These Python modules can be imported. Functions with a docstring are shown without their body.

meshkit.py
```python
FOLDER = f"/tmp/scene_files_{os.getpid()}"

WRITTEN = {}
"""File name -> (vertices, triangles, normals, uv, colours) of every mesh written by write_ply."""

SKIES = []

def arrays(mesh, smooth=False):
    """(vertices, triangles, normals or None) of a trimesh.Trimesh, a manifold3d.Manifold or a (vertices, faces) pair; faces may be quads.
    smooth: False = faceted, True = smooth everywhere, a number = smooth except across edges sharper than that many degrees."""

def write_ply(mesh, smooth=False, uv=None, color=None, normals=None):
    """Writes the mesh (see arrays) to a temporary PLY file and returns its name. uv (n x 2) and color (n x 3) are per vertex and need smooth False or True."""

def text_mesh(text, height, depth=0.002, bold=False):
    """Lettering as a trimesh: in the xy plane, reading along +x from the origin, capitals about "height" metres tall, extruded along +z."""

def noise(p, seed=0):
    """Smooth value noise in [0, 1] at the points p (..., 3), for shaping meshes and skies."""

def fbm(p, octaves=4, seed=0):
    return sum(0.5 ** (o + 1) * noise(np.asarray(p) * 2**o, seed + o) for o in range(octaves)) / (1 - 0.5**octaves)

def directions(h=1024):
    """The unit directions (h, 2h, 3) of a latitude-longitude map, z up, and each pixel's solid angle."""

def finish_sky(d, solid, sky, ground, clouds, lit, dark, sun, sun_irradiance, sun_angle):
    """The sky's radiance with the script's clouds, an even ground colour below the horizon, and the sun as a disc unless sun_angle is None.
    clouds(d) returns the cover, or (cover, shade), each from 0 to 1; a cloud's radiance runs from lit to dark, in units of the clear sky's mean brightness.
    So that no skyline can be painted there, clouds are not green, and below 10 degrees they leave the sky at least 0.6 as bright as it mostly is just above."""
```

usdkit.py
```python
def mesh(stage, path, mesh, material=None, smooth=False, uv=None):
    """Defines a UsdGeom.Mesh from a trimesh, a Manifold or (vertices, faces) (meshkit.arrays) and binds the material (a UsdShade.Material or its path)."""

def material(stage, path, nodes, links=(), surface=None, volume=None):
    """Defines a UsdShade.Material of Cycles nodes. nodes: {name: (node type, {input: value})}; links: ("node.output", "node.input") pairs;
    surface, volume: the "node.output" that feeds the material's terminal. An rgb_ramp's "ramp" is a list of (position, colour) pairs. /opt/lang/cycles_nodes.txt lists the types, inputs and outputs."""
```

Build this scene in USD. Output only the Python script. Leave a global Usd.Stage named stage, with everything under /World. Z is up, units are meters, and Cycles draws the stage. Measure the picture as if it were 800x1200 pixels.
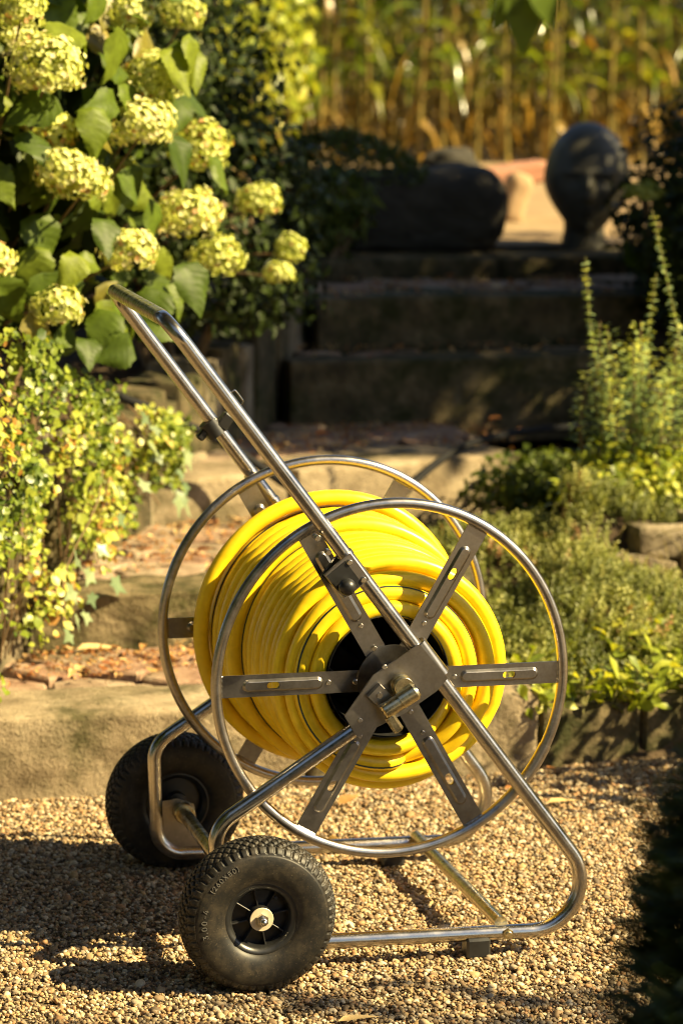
import math, random
import numpy as np
import trimesh
from trimesh.transformations import rotation_matrix
from shapely.geometry import Polygon, LineString, Point, box as sbox
from shapely import affinity
from scipy.spatial import Voronoi
from pxr import Usd, UsdGeom, UsdLux, UsdShade, Sdf, Gf, Vt
import usdkit, meshkit

# ------------------------------------------------------------------ camera, sky, sun, exposure
stage = Usd.Stage.CreateInMemory()
UsdGeom.SetStageUpAxis(stage, UsdGeom.Tokens.z)
UsdGeom.SetStageMetersPerUnit(stage, 1.0)
world = UsdGeom.Xform.Define(stage, '/World')
stage.SetDefaultPrim(world.GetPrim())
UsdGeom.Scope.Define(stage, '/World/Looks')

CAM = np.array([-1.2593, -4.7278, 1.5907])
CD = np.array([0.237, 0.957, -0.167]); CD /= np.linalg.norm(CD)
CR = np.array([0.971, -0.238, 0.009]); CR -= CD * (CR @ CD); CR /= np.linalg.norm(CR)
CU = np.cross(CR, CD)
cam = UsdGeom.Camera.Define(stage, '/World/camera')
cam.AddTransformOp().Set(Gf.Matrix4d(*CR, 0, *CU, 0, *(-CD), 0, *CAM, 1))
cam.CreateHorizontalApertureAttr(24.0); cam.CreateVerticalApertureAttr(36.0)
cam.CreateFocalLengthAttr(106.06)
cam.CreateFStopAttr(4.4); cam.CreateFocusDistanceAttr(4.90)
cam.CreateClippingRangeAttr(Gf.Vec2f(0.1, 500))
cam.CreateExposureAttr(1.78)

SUN = np.array([1.07, -0.55, 0.98]); SUN /= np.linalg.norm(SUN)
usdkit.material(stage, '/World/Looks/sky_light', {
    's': ('sky_texture', {'sky_type': 'single_scattering', 'sun_disc': False, 'sun_elevation': float(math.asin(SUN[2])), 'sun_rotation': float(math.atan2(SUN[0], SUN[1])), 'aerosol_density': 1.0}),
    'b': ('background_shader', {'strength': 0.05})}, [('s.color', 'b.color')], surface='b.background')
dome = UsdLux.DomeLight.Define(stage, '/World/sky')
UsdShade.MaterialBindingAPI.Apply(dome.GetPrim()).Bind(UsdShade.Material.Get(stage, '/World/Looks/sky_light'))
sun = UsdLux.DistantLight.Define(stage, '/World/sun')
sun.CreateIntensityAttr(1.25); sun.CreateAngleAttr(0.5); sun.CreateColorAttr(Gf.Vec3f(1.0, 0.80, 0.42)); sun.CreateNormalizeAttr(True)
zx = np.cross([0, 0, 1.0], SUN); zx /= np.linalg.norm(zx)
sun.AddTransformOp().Set(Gf.Matrix4d(*zx, 0, *np.cross(SUN, zx), 0, *SUN, 0, *(SUN * 30), 1))

# ------------------------------------------------------------------ helpers
RNG = np.random.default_rng(7)
_used = {}


def numbered(parent, name):
    k = _used.get((parent, name), 0); _used[(parent, name)] = k + 1
    return f'{parent}/{name}' if k == 0 else f'{parent}/{name}_{k:03d}'


def data(prim, label=None, category=None, group=None, kind=None):
    for k, v in (('label', label), ('category', category), ('group', group), ('kind', kind)):
        if v: prim.SetCustomDataByKey(k, v)


LOC = {}


def thing(name, label, category, loc=(0, 0, 0), group=None, kind=None, rotz=0):
    path = numbered('/World', name)
    x = UsdGeom.Xform.Define(stage, path)
    x.AddTranslateOp().Set(Gf.Vec3d(*map(float, loc)))
    if rotz: x.AddRotateZOp().Set(math.degrees(rotz))
    data(x.GetPrim(), label, category, group, kind)
    LOC[path] = np.array(loc, float)
    return path


def part(parent, name, m, material, smooth=30, label=None, kind=None, rnd=None, local=False):
    """one Mesh under parent; m in world coordinates unless local"""
    path = numbered(parent, name)
    if not local:
        off = LOC.get(parent, np.zeros(3))
        if isinstance(m, tuple): m = (np.asarray(m[0]) - off, m[1])
        else: m = m.copy(); m.apply_translation(-off)
    LOC[path] = LOC.get(parent, np.zeros(3)) if not local else np.zeros(3)
    me = usdkit.mesh(stage, path, m, material, smooth=smooth)
    if rnd is not None:
        UsdGeom.PrimvarsAPI(me).CreatePrimvar('rnd', Sdf.ValueTypeNames.FloatArray, 'vertex').Set(Vt.FloatArray.FromNumpy(np.asarray(rnd, np.float32)))
    data(me.GetPrim(), label, kind=kind)
    return path


def single(name, m, material, label=None, category=None, group=None, kind=None, smooth=30, rnd=None):
    path = part('/World', name, m, material, smooth, rnd=rnd)
    data(stage.GetPrimAtPath(path), label, category, group, kind)
    return path


def copy_of(src, name, label, category, loc, rotz=0, scale=1.0, group=None, tilt=(0, 0)):
    path = numbered('/World', name)
    x = UsdGeom.Xform.Define(stage, path)
    x.GetPrim().GetReferences().AddInternalReference(src)
    x.ClearXformOpOrder()
    t = x.GetPrim().GetAttribute('xformOp:translate')
    ops = [x.AddTranslateOp() if not t else UsdGeom.XformOp(t)]
    ops[0].Set(Gf.Vec3d(*map(float, loc)))
    ops.append(x.AddRotateXYZOp()); ops[1].Set(Gf.Vec3f(math.degrees(tilt[0]), math.degrees(tilt[1]), math.degrees(rotz)))
    ops.append(x.AddScaleOp()); ops[2].Set(Gf.Vec3f(scale, scale, scale))
    x.SetXformOpOrder(ops)
    x.GetPrim().SetInstanceable(True)
    data(x.GetPrim(), label, category, group)
    return path


def proto(name):
    """a class prim whose Mesh children are shared by copies"""
    p = stage.CreateClassPrim(f'/World/Prototypes/{name}') if stage.GetPrimAtPath('/World/Prototypes') else None
    if p is None:
        stage.CreateClassPrim('/World/Prototypes'); p = stage.CreateClassPrim(f'/World/Prototypes/{name}')
    p.SetTypeName('Xform')
    return str(p.GetPath())


def cat(ms):
    return trimesh.util.concatenate([m for m in ms if m is not None])


def frames(P, closed=False):
    P = np.asarray(P, float)
    T = np.roll(P, -1, 0) - np.roll(P, 1, 0)
    if not closed: T[0] = P[1] - P[0]; T[-1] = P[-1] - P[-2]
    T /= np.linalg.norm(T, axis=1, keepdims=True)
    a = np.array([0, 0, 1.0]) if abs(T[0][2]) < 0.9 else np.array([1.0, 0, 0])
    N = np.zeros_like(P); n = a - T[0] * (a @ T[0]); N[0] = n / np.linalg.norm(n)
    for i in range(1, len(P)):
        n = N[i - 1] - T[i] * (N[i - 1] @ T[i]); N[i] = n / np.linalg.norm(n)
    return T, N, np.cross(T, N)


def tube(P, r, n=14, closed=False, cap=True):
    P = np.asarray(P, float); T, N, B = frames(P, closed)
    r = np.broadcast_to(np.asarray(r, float), (len(P),))
    a = np.linspace(0, 2 * np.pi, n, endpoint=False)
    V = P[:, None] + r[:, None, None] * (np.cos(a)[None, :, None] * N[:, None] + np.sin(a)[None, :, None] * B[:, None])
    m = len(P); V = V.reshape(-1, 3); F = []
    rows = m if closed else m - 1
    i, j = np.meshgrid(np.arange(rows), np.arange(n), indexing='ij'); i2 = (i + 1) % m; j2 = (j + 1) % n
    q = np.stack([i * n + j, i * n + j2, i2 * n + j2, i2 * n + j], -1).reshape(-1, 4)
    F = np.vstack([q[:, [0, 1, 2]], q[:, [0, 2, 3]]])
    if cap and not closed:
        V = np.vstack([V, P[0], P[-1]]); c0, c1 = len(V) - 2, len(V) - 1; k = np.arange(n); k2 = (k + 1) % n
        F = np.vstack([F, np.stack([np.full(n, c0), k2, k], 1), np.stack([np.full(n, c1), (m - 1) * n + k, (m - 1) * n + k2], 1)])
    return trimesh.Trimesh(V, F, process=False)


def fillet(P, rad, n=10):
    P = [np.asarray(p, float) for p in P]; out = [P[0]]
    for k in range(1, len(P) - 1):
        r = rad[k - 1] if np.ndim(rad) else rad
        a = P[k - 1] - P[k]; b = P[k + 1] - P[k]; a /= np.linalg.norm(a); b /= np.linalg.norm(b)
        ang = math.acos(np.clip(a @ b, -1, 1)); t = r / math.tan(ang / 2)
        bis = (a + b) / np.linalg.norm(a + b); c = P[k] + bis * r / math.sin(ang / 2)
        u = P[k] + a * t - c; v = P[k] + b * t - c
        w = math.pi - ang
        for s in np.linspace(0, 1, n + 1):
            out.append(c + (u * math.sin((1 - s) * w) + v * math.sin(s * w)) / math.sin(w))
    out.append(P[-1])
    return np.array(out)


def densify(P, step):
    out = []
    for a, b in zip(P[:-1], P[1:]):
        k = max(1, int(np.linalg.norm(b - a) / step))
        out += [a + (b - a) * s for s in np.linspace(0, 1, k, endpoint=False)]
    return np.array(out + [P[-1]])


def cyl(a, b, r, n=20, bevel=0.0):
    a, b = np.asarray(a, float), np.asarray(b, float); d = (b - a) / np.linalg.norm(b - a)
    if bevel: return tube([a, a + d * 1e-5, a + d * bevel, b - d * bevel, b - d * 1e-5, b], [r - bevel, r - bevel, r, r, r - bevel, r - bevel], n)
    return tube([a, b], r, n)


def hexnut(a, b, r, hole=None):
    a, b = np.asarray(a, float), np.asarray(b, float); d = (b - a) / np.linalg.norm(b - a); e = r * 0.1
    return tube([a, a + d * e, b - d * e, b], [r * 0.93, r, r, r * 0.93], 6)


def rbox(size, bevel=0.002, loc=(0, 0, 0), rot=None):
    import manifold3d as m3
    s = np.array(size) / 2 - bevel
    pts = []
    for sx in (-1, 1):
        for sy in (-1, 1):
            for sz in (-1, 1):
                c = np.array([sx, sy, sz]) * s
                for k in range(3):
                    e = np.zeros(3); e[k] = bevel * [sx, sy, sz][k]; pts.append(c + e)
    m = trimesh.convex.convex_hull(np.array(pts))
    if rot is not None: m.apply_transform(rot)
    m.apply_translation(loc)
    return m


def prism(poly, y0, y1, bevel=0.0):
    """shapely polygon in (x, z) extruded from y0 (front, nearer -Y) to y1"""
    def ex(p, a, b):
        m = trimesh.creation.extrude_polygon(p, b - a, engine='earcut'); v = m.vertices.copy()
        return trimesh.Trimesh(np.stack([v[:, 0], a + v[:, 2], v[:, 1]], 1), m.faces[:, ::-1], process=False)
    if bevel:
        return cat([ex(poly.buffer(-bevel), y0, y0 + bevel), ex(poly, y0 + bevel, y1)])
    return ex(poly, y0, y1)


def lathe(profile, n=48, axis_y=True):
    """profile (rho, y) revolved about the Y axis"""
    p = np.asarray(profile, float); a = np.linspace(0, 2 * np.pi, n, endpoint=False)
    V = np.stack([p[:, None, 0] * np.cos(a), np.broadcast_to(p[:, None, 1], (len(p), n)), p[:, None, 0] * np.sin(a)], -1).reshape(-1, 3)
    i, j = np.meshgrid(np.arange(len(p) - 1), np.arange(n), indexing='ij'); j2 = (j + 1) % n
    q = np.stack([i * n + j, (i + 1) * n + j, (i + 1) * n + j2, i * n + j2], -1).reshape(-1, 4)
    return trimesh.Trimesh(V, np.vstack([q[:, [0, 1, 2]], q[:, [0, 2, 3]]]), process=False)


def stone(size, seed, res=0.025, round_=0.012, rough=0.006, freq=14.0):
    """rough-hewn block centred at the origin"""
    m = trimesh.creation.box(size)
    v, f = trimesh.remesh.subdivide_to_size(m.vertices, m.faces, max_edge=res)
    m = trimesh.Trimesh(v, f, process=True); h = np.array(size) / 2 - round_
    v = np.array(m.vertices); c = np.clip(v, -h, h); d = v - c; L = np.linalg.norm(d, axis=1, keepdims=True)
    nrm = d / np.maximum(L, 1e-9)
    v = c + nrm * round_
    q = v + seed * 7.13
    n1 = meshkit.fbm(q * freq, 4, seed) - 0.5; n2 = meshkit.fbm(q * freq * 0.25, 2, seed + 9) - 0.5
    v = v + nrm * (n1[:, None] * 2 * rough + n2[:, None] * 2.5 * rough)
    return trimesh.Trimesh(v, m.faces, process=False)


def blob(radii, seed, sub=4, amp=0.12, freq=2.0):
    m = trimesh.creation.icosphere(subdivisions=sub); v = np.array(m.vertices)
    k = 1 + amp * 2 * (meshkit.fbm(v * freq + seed * 3.7, 4, seed) - 0.5)
    return trimesh.Trimesh(v * k[:, None] * np.array(radii), m.faces, process=False)


def leaf(L, W, nl=4, shape='ovate', fold=0.25, droop=0.3, teeth=0.0):
    """leaf along +x, face +z, base at the origin: (vertices, triangles)"""
    t = np.linspace(0, 1, nl + 1)
    if shape == 'ovate': w = np.sin(np.pi * t ** 0.60) ** 0.9 * (1 - 0.35 * t)* 1.12
    elif shape == 'round': w = np.sqrt(np.maximum(0, 1 - (2 * t - 1) ** 2))
    elif shape == 'blade': w = np.minimum(1, t * 6 + 0.35) * (1 - t ** 2.2)
    elif shape == 'spoon': w = np.sin(np.pi * t ** 1.7) ** 0.8 + 0.12 * (1 - t)
    w = w * W / 2
    if teeth: w = w * (1 + teeth * ((np.arange(nl + 1) % 2) * 2 - 1) * (t > 0.1) * (t < 0.95))
    zc = -droop * L * t ** 2
    V = []; F = []
    for k in range(nl + 1):
        V += [[t[k] * L, -w[k], zc[k] + fold * w[k]], [t[k] * L, 0, zc[k]], [t[k] * L, w[k], zc[k] + fold * w[k]]]
    for k in range(nl):
        a = 3 * k
        F += [[a, a + 3, a + 1], [a + 1, a + 3, a + 4], [a + 1, a + 4, a + 2], [a + 2, a + 4, a + 5]]
    V = np.array(V); V[np.abs(V[:, 1]) < 1e-9, 1] = 0
    return V, np.array(F)


def basis(d, up_hint):
    d = d / np.linalg.norm(d, axis=-1, keepdims=True)
    y = np.cross(up_hint, d); y /= np.maximum(np.linalg.norm(y, axis=-1, keepdims=True), 1e-6)
    return np.stack([d, y, np.cross(d, y)], -1)          # columns: x along d, z towards up_hint


def scatter(tmpl, pos, R, s, rnd=None):
    """copies of a template (vertices, triangles) merged in one mesh; also a per-vertex random value"""
    V, F = tmpl; pos = np.asarray(pos); n = len(pos); s = np.broadcast_to(np.asarray(s, float), (n,))
    out = np.einsum('nij,kj->nki', R, V) * s[:, None, None] + pos[:, None]
    f = (F[None] + (np.arange(n) * len(V))[:, None, None]).reshape(-1, 3)
    rr = RNG.random(n) if rnd is None else np.asarray(rnd)
    return out.reshape(-1, 3), f, np.repeat(rr, len(V))


def merge(parts):
    off = 0; V, F, R = [], [], []
    for v, f, r in parts:
        V.append(v); F.append(f + off); R.append(r); off += len(v)
    return np.vstack(V), np.vstack(F), np.concatenate(R)


def unit(n):
    v = RNG.normal(size=(n, 3)); return v / np.linalg.norm(v, axis=1, keepdims=True)


# ------------------------------------------------------------------ materials
def ramp_mat(name, stops, scale=8.0, detail=6, rough=0.8, bump=0.3, bdist=0.004, bscale=None, spec=0.3, metallic=0.0, stain=None, rough2=None):
    nodes = {'tc': ('geometry', {}), 'n': ('noise_texture', {'scale': scale, 'detail': float(detail), 'roughness': 0.65}),
             'r': ('rgb_ramp', {'ramp': stops}),
             'n2': ('noise_texture', {'scale': bscale or scale * 6, 'detail': 6.0, 'roughness': 0.7}),
             'b': ('bump', {'strength': bump, 'distance': bdist}),
             'p': ('principled_bsdf', {'roughness': rough, 'specular_ior_level': spec, 'metallic': metallic})}
    links = [('tc.position', 'n.vector'), ('n.fac', 'r.fac'), ('tc.position', 'n2.vector'), ('n2.fac', 'b.height'), ('b.normal', 'p.normal')]
    col = 'r.color'
    if stain:
        nodes['n3'] = ('noise_texture', {'scale': stain[1], 'detail': 5.0, 'roughness': 0.7})
        nodes['r3'] = ('rgb_ramp', {'ramp': [(stain[2], (0, 0, 0)), (stain[3], (1, 1, 1))]})
        nodes['x'] = ('mix', {'color2': stain[0]})
        links += [('tc.position', 'n3.vector'), ('n3.fac', 'r3.fac'), ('r3.color', 'x.fac'), (col, 'x.color1')]; col = 'x.color'
    if stain:
        nodes['pn'] = ('noise_texture', {'scale': 150.0, 'detail': 3.0, 'roughness': 0.6}); nodes['pr'] = ('rgb_ramp', {'ramp': [(0.30, (0.45, 0.42, 0.38)), (0.42, (1, 1, 1)), (0.62, (1, 1, 1)), (0.74, (1.25, 1.2, 1.12))]})
        nodes['pm'] = ('mix', {'mix_type': 'multiply', 'fac': 1.0}); links += [('tc.position', 'pn.vector'), ('pn.fac', 'pr.fac'), (col, 'pm.color1'), ('pr.color', 'pm.color2')]; col = 'pm.color'
        nodes['b2'] = ('bump', {'strength': 0.7, 'distance': 0.004}); links += [('pn.fac', 'b2.height'), ('b.normal', 'b2.normal'), ('b2.normal', 'p.normal')]; links.remove(('b.normal', 'p.normal'))
    links.append((col, 'p.base_color'))
    if rough2 is not None:
        nodes['rr'] = ('map_range', {'from_min': 0.3, 'from_max': 0.7, 'to_min': rough, 'to_max': rough2}); links += [('n.fac', 'rr.value'), ('rr.result', 'p.roughness')]
    return usdkit.material(stage, f'/World/Looks/{name}', nodes, links, surface='p.BSDF')


def leaf_mat(name, stops, rough=0.45, trans=0.35, tint=(1.25, 1.2, 0.5), spec=0.5, veins=0.0):
    nodes = {'a': ('attribute', {'attribute': 'rnd'}), 'r': ('rgb_ramp', {'ramp': stops}), 'g': ('geometry', {}),
             'n': ('noise_texture', {'scale': 60.0, 'detail': 4.0}), 'v': ('map_range', {'from_min': 0.3, 'from_max': 0.7, 'to_min': 0.8, 'to_max': 1.2}),
             'h': ('hsv', {}), 'p': ('principled_bsdf', {'roughness': rough, 'specular_ior_level': spec}),
             'm': ('mix', {'mix_type': 'multiply', 'fac': 1.0, 'color2': tint}), 't': ('translucent_bsdf', {}), 'x': ('mix_closure', {'fac': trans})}
    links = [('a.fac', 'r.fac'), ('g.position', 'n.vector'), ('n.fac', 'v.value'), ('v.result', 'h.value'), ('r.color', 'h.color'), ('h.color', 'p.base_color'),
             ('h.color', 'm.color1'), ('m.color', 't.color'), ('p.BSDF', 'x.closure1'), ('t.BSDF', 'x.closure2')]
    return usdkit.material(stage, f'/World/Looks/{name}', nodes, links, surface='x.closure')


def plain(name, color, rough=0.5, metallic=0.0, spec=0.5, var=0.15, scale=40.0, bump=0.0, rvar=0.1, coat=0.0, stretch=None):
    c = np.array(color)
    nodes = {'g': ('geometry', {}), 'mp': ('mapping', {'scale': stretch or (1, 1, 1)}), 'n': ('noise_texture', {'scale': scale, 'detail': 5.0, 'roughness': 0.65}),
             'r': ('rgb_ramp', {'ramp': [(0.3, tuple(c * (1 - var))), (0.7, tuple(c * (1 + var)))]}),
             'm': ('map_range', {'from_min': 0.3, 'from_max': 0.7, 'to_min': rough - rvar, 'to_max': rough + rvar}),
             'b': ('bump', {'strength': bump, 'distance': 0.001}),
             'p': ('principled_bsdf', {'metallic': metallic, 'specular_ior_level': spec, 'coat_weight': coat, 'coat_roughness': 0.15})}
    links = [('g.position', 'mp.vector'), ('mp.vector', 'n.vector'), ('n.fac', 'r.fac'), ('r.color', 'p.base_color'), ('n.fac', 'm.value'), ('m.result', 'p.roughness')]
    if bump: links += [('n.fac', 'b.height'), ('b.normal', 'p.normal')]
    return usdkit.material(stage, f'/World/Looks/{name}', nodes, links, surface='p.BSDF')


M = {}
M['steel'] = plain('tube_steel', (0.50, 0.47, 0.43), 0.23, 1.0, var=0.05, scale=25, rvar=0.05)
M['ring'] = plain('ring_steel', (0.45, 0.42, 0.39), 0.29, 1.0, var=0.05, scale=25, rvar=0.06)
M['plate'] = plain('plate_steel', (0.34, 0.32, 0.295), 0.29, 1.0, var=0.06, scale=14, rvar=0.06)
M['zinc'] = plain('fitting_zinc', (0.55, 0.48, 0.30), 0.28, 1.0, var=0.15, scale=50, rvar=0.08)
M['screw'] = plain('screw_steel', (0.6, 0.57, 0.52), 0.22, 1.0, var=0.1)
M['black'] = plain('black_plastic', (0.012, 0.012, 0.012), 0.38, var=0.2, rvar=0.08)
M['rubber'] = plain('black_rubber', (0.010, 0.0092, 0.008), 0.5, var=0.7, scale=70, bump=0.12, rvar=0.12, spec=0.4)
M['rubber'] = usdkit.material(stage, '/World/Looks/dusty_rubber', {'g': ('geometry', {}), 'n': ('noise_texture', {'scale': 38.0, 'detail': 8.0, 'roughness': 0.75}), 'n2': ('noise_texture', {'scale': 420.0, 'detail': 2.0}),
    'r': ('rgb_ramp', {'ramp': [(0.45, (0, 0, 0)), (0.75, (0.55, 0.55, 0.55))]}), 'r2': ('rgb_ramp', {'ramp': [(0.66, (0, 0, 0)), (0.72, (0.7, 0.7, 0.7))]}), 'mx': ('mix', {'mix_type': 'add', 'fac': 1.0, 'use_clamp': True}),
    'm': ('mix', {'color1': (0.009, 0.0082, 0.007), 'color2': (0.085, 0.066, 0.042)}), 'b': ('bump', {'strength': 0.12, 'distance': 0.001}), 'p': ('principled_bsdf', {'roughness': 0.5, 'specular_ior_level': 0.4})},
    [('g.position', 'n.vector'), ('g.position', 'n2.vector'), ('n.fac', 'r.fac'), ('n2.fac', 'r2.fac'), ('r.color', 'mx.color1'), ('r2.color', 'mx.color2'), ('mx.color', 'm.fac'), ('m.color', 'p.base_color'), ('n.fac', 'b.height'), ('b.normal', 'p.normal')], surface='p.BSDF')
M['letter'] = plain('worn_rubber', (0.10, 0.095, 0.085), 0.6, var=0.4, scale=150)
M['cream'] = plain('cream_washer', (0.62, 0.52, 0.36), 0.45, 0.3, var=0.12)
M['drum'] = plain('drum_steel', (0.10, 0.10, 0.10), 0.35, 0.8, var=0.2)
M['drumshell'] = plain('drum_shell_black', (0.02, 0.02, 0.02), 0.35, 0.0, var=0.2)
M['hose'] = plain('yellow_hose', (0.84, 0.575, 0.012), 0.36, 0.0, spec=0.42, var=0.12, scale=30, rvar=0.10, bump=0.05)
M['stripe'] = plain('dark_stripe', (0.012, 0.028, 0.022), 0.45, var=0.1)
M['greyhose'] = plain('grey_hose', (0.016, 0.016, 0.017), 0.8, var=0.2, bump=0.1, spec=0.1)
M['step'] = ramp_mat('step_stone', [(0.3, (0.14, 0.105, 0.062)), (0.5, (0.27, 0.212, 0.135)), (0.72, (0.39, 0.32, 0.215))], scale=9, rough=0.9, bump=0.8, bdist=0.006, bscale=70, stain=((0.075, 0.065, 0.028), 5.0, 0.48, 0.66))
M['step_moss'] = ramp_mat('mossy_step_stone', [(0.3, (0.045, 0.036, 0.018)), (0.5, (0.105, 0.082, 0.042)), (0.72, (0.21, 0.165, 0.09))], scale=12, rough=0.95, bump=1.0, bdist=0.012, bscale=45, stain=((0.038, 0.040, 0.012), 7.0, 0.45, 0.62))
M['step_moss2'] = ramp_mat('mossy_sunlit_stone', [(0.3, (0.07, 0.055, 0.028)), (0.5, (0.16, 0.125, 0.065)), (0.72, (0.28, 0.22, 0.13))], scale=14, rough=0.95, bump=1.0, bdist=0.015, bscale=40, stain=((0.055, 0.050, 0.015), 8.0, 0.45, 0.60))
M['paver'] = ramp_mat('paving', [(0.3, (0.14, 0.095, 0.06)), (0.5, (0.26, 0.19, 0.13)), (0.7, (0.38, 0.31, 0.22))], scale=14, rough=0.88, bump=0.6, bdist=0.004, stain=((0.11, 0.09, 0.05), 9.0, 0.5, 0.68))
M['paver2'] = ramp_mat('paving_pink', [(0.3, (0.18, 0.10, 0.065)), (0.55, (0.31, 0.205, 0.14)), (0.7, (0.42, 0.33, 0.24))], scale=14, rough=0.88, bump=0.6, bdist=0.004, stain=((0.11, 0.09, 0.05), 9.0, 0.5, 0.68))
M['wall'] = ramp_mat('wall_stone', [(0.3, (0.10, 0.078, 0.05)), (0.5, (0.21, 0.17, 0.11)), (0.7, (0.33, 0.28, 0.19))], scale=11, rough=0.9, bump=0.8, bdist=0.006, stain=((0.07, 0.07, 0.03), 6.0, 0.5, 0.68))
M['boulder'] = ramp_mat('dark_boulder', [(0.3, (0.022, 0.020, 0.015)), (0.6, (0.05, 0.045, 0.034))], scale=6, rough=0.9, bump=0.8, bdist=0.01)
M['statue'] = ramp_mat('statue_stone', [(0.3, (0.045, 0.043, 0.033)), (0.6, (0.085, 0.08, 0.062))], scale=12, rough=0.5, bump=0.3, bdist=0.003)
M['pinkstone'] = ramp_mat('pink_stone', [(0.3, (0.30, 0.135, 0.08)), (0.7, (0.44, 0.23, 0.15))], scale=8, rough=0.9)
M['palestone'] = ramp_mat('pale_stone', [(0.3, (0.30, 0.20, 0.11)), (0.7, (0.42, 0.30, 0.18))], scale=8, rough=0.9)
M['soil'] = ramp_mat('soil', [(0.3, (0.045, 0.030, 0.017)), (0.6, (0.11, 0.075, 0.042)), (0.75, (0.19, 0.135, 0.075))], scale=16, rough=0.95, bump=1.0, bdist=0.02, bscale=60)
M['sand'] = ramp_mat('sand_path', [(0.3, (0.20, 0.135, 0.070)), (0.7, (0.34, 0.245, 0.135))], scale=10, rough=0.95, bump=0.5, bscale=120)
M['gravelbase'] = ramp_mat('gravel_bed', [(0.3, (0.07, 0.05, 0.027)), (0.5, (0.17, 0.125, 0.07)), (0.7, (0.28, 0.21, 0.125))], scale=110, detail=3, rough=0.95, bump=1.0, bdist=0.006, bscale=110)
M['bark'] = ramp_mat('bark', [(0.3, (0.05, 0.035, 0.022)), (0.7, (0.14, 0.10, 0.065))], scale=20, rough=0.95, bump=0.8, bdist=0.008)
M['stem'] = plain('brown_stem', (0.16, 0.10, 0.045), 0.7, var=0.3)
M['greenstem'] = plain('green_stem', (0.17, 0.16, 0.035), 0.6, var=0.3)
M['moss'] = leaf_mat('moss', [(0, (0.03, 0.045, 0.010)), (1, (0.10, 0.13, 0.022))], trans=0.3)
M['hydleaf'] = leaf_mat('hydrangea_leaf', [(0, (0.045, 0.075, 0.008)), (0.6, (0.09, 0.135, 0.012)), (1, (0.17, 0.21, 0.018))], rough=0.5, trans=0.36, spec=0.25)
M['hydleaf_y'] = leaf_mat('hydrangea_leaf_yellowing', [(0, (0.18, 0.17, 0.025)), (1, (0.30, 0.24, 0.03))], rough=0.45, trans=0.4)
M['floret'] = leaf_mat('hydrangea_floret', [(0, (0.22, 0.25, 0.025)), (0.35, (0.46, 0.50, 0.08)), (0.8, (0.70, 0.71, 0.27)), (0.95, (0.78, 0.74, 0.42)), (1, (0.48, 0.28, 0.10))], rough=0.6, trans=0.3, tint=(1.1, 1.1, 0.6))
M['creeper'] = leaf_mat('creeper_leaf', [(0, (0.05, 0.085, 0.010)), (0.45, (0.20, 0.26, 0.025)), (0.85, (0.45, 0.48, 0.07)), (0.96, (0.60, 0.58, 0.17)), (1, (0.35, 0.18, 0.04))], rough=0.4, trans=0.35)
M['ivy'] = leaf_mat('ivy_leaf', [(0, (0.10, 0.15, 0.07)), (1, (0.23, 0.28, 0.15))], rough=0.4, trans=0.15)
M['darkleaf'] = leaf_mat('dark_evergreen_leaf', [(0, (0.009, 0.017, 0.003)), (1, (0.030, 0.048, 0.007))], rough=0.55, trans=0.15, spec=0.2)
M['midleaf'] = leaf_mat('shrub_leaf', [(0, (0.045, 0.07, 0.010)), (1, (0.12, 0.15, 0.018))], rough=0.5, trans=0.3, spec=0.3)
M['limeleaf'] = leaf_mat('lime_leaf', [(0, (0.15, 0.20, 0.018)), (0.6, (0.32, 0.37, 0.035)), (1, (0.54, 0.52, 0.07))], rough=0.4, trans=0.4)
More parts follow.
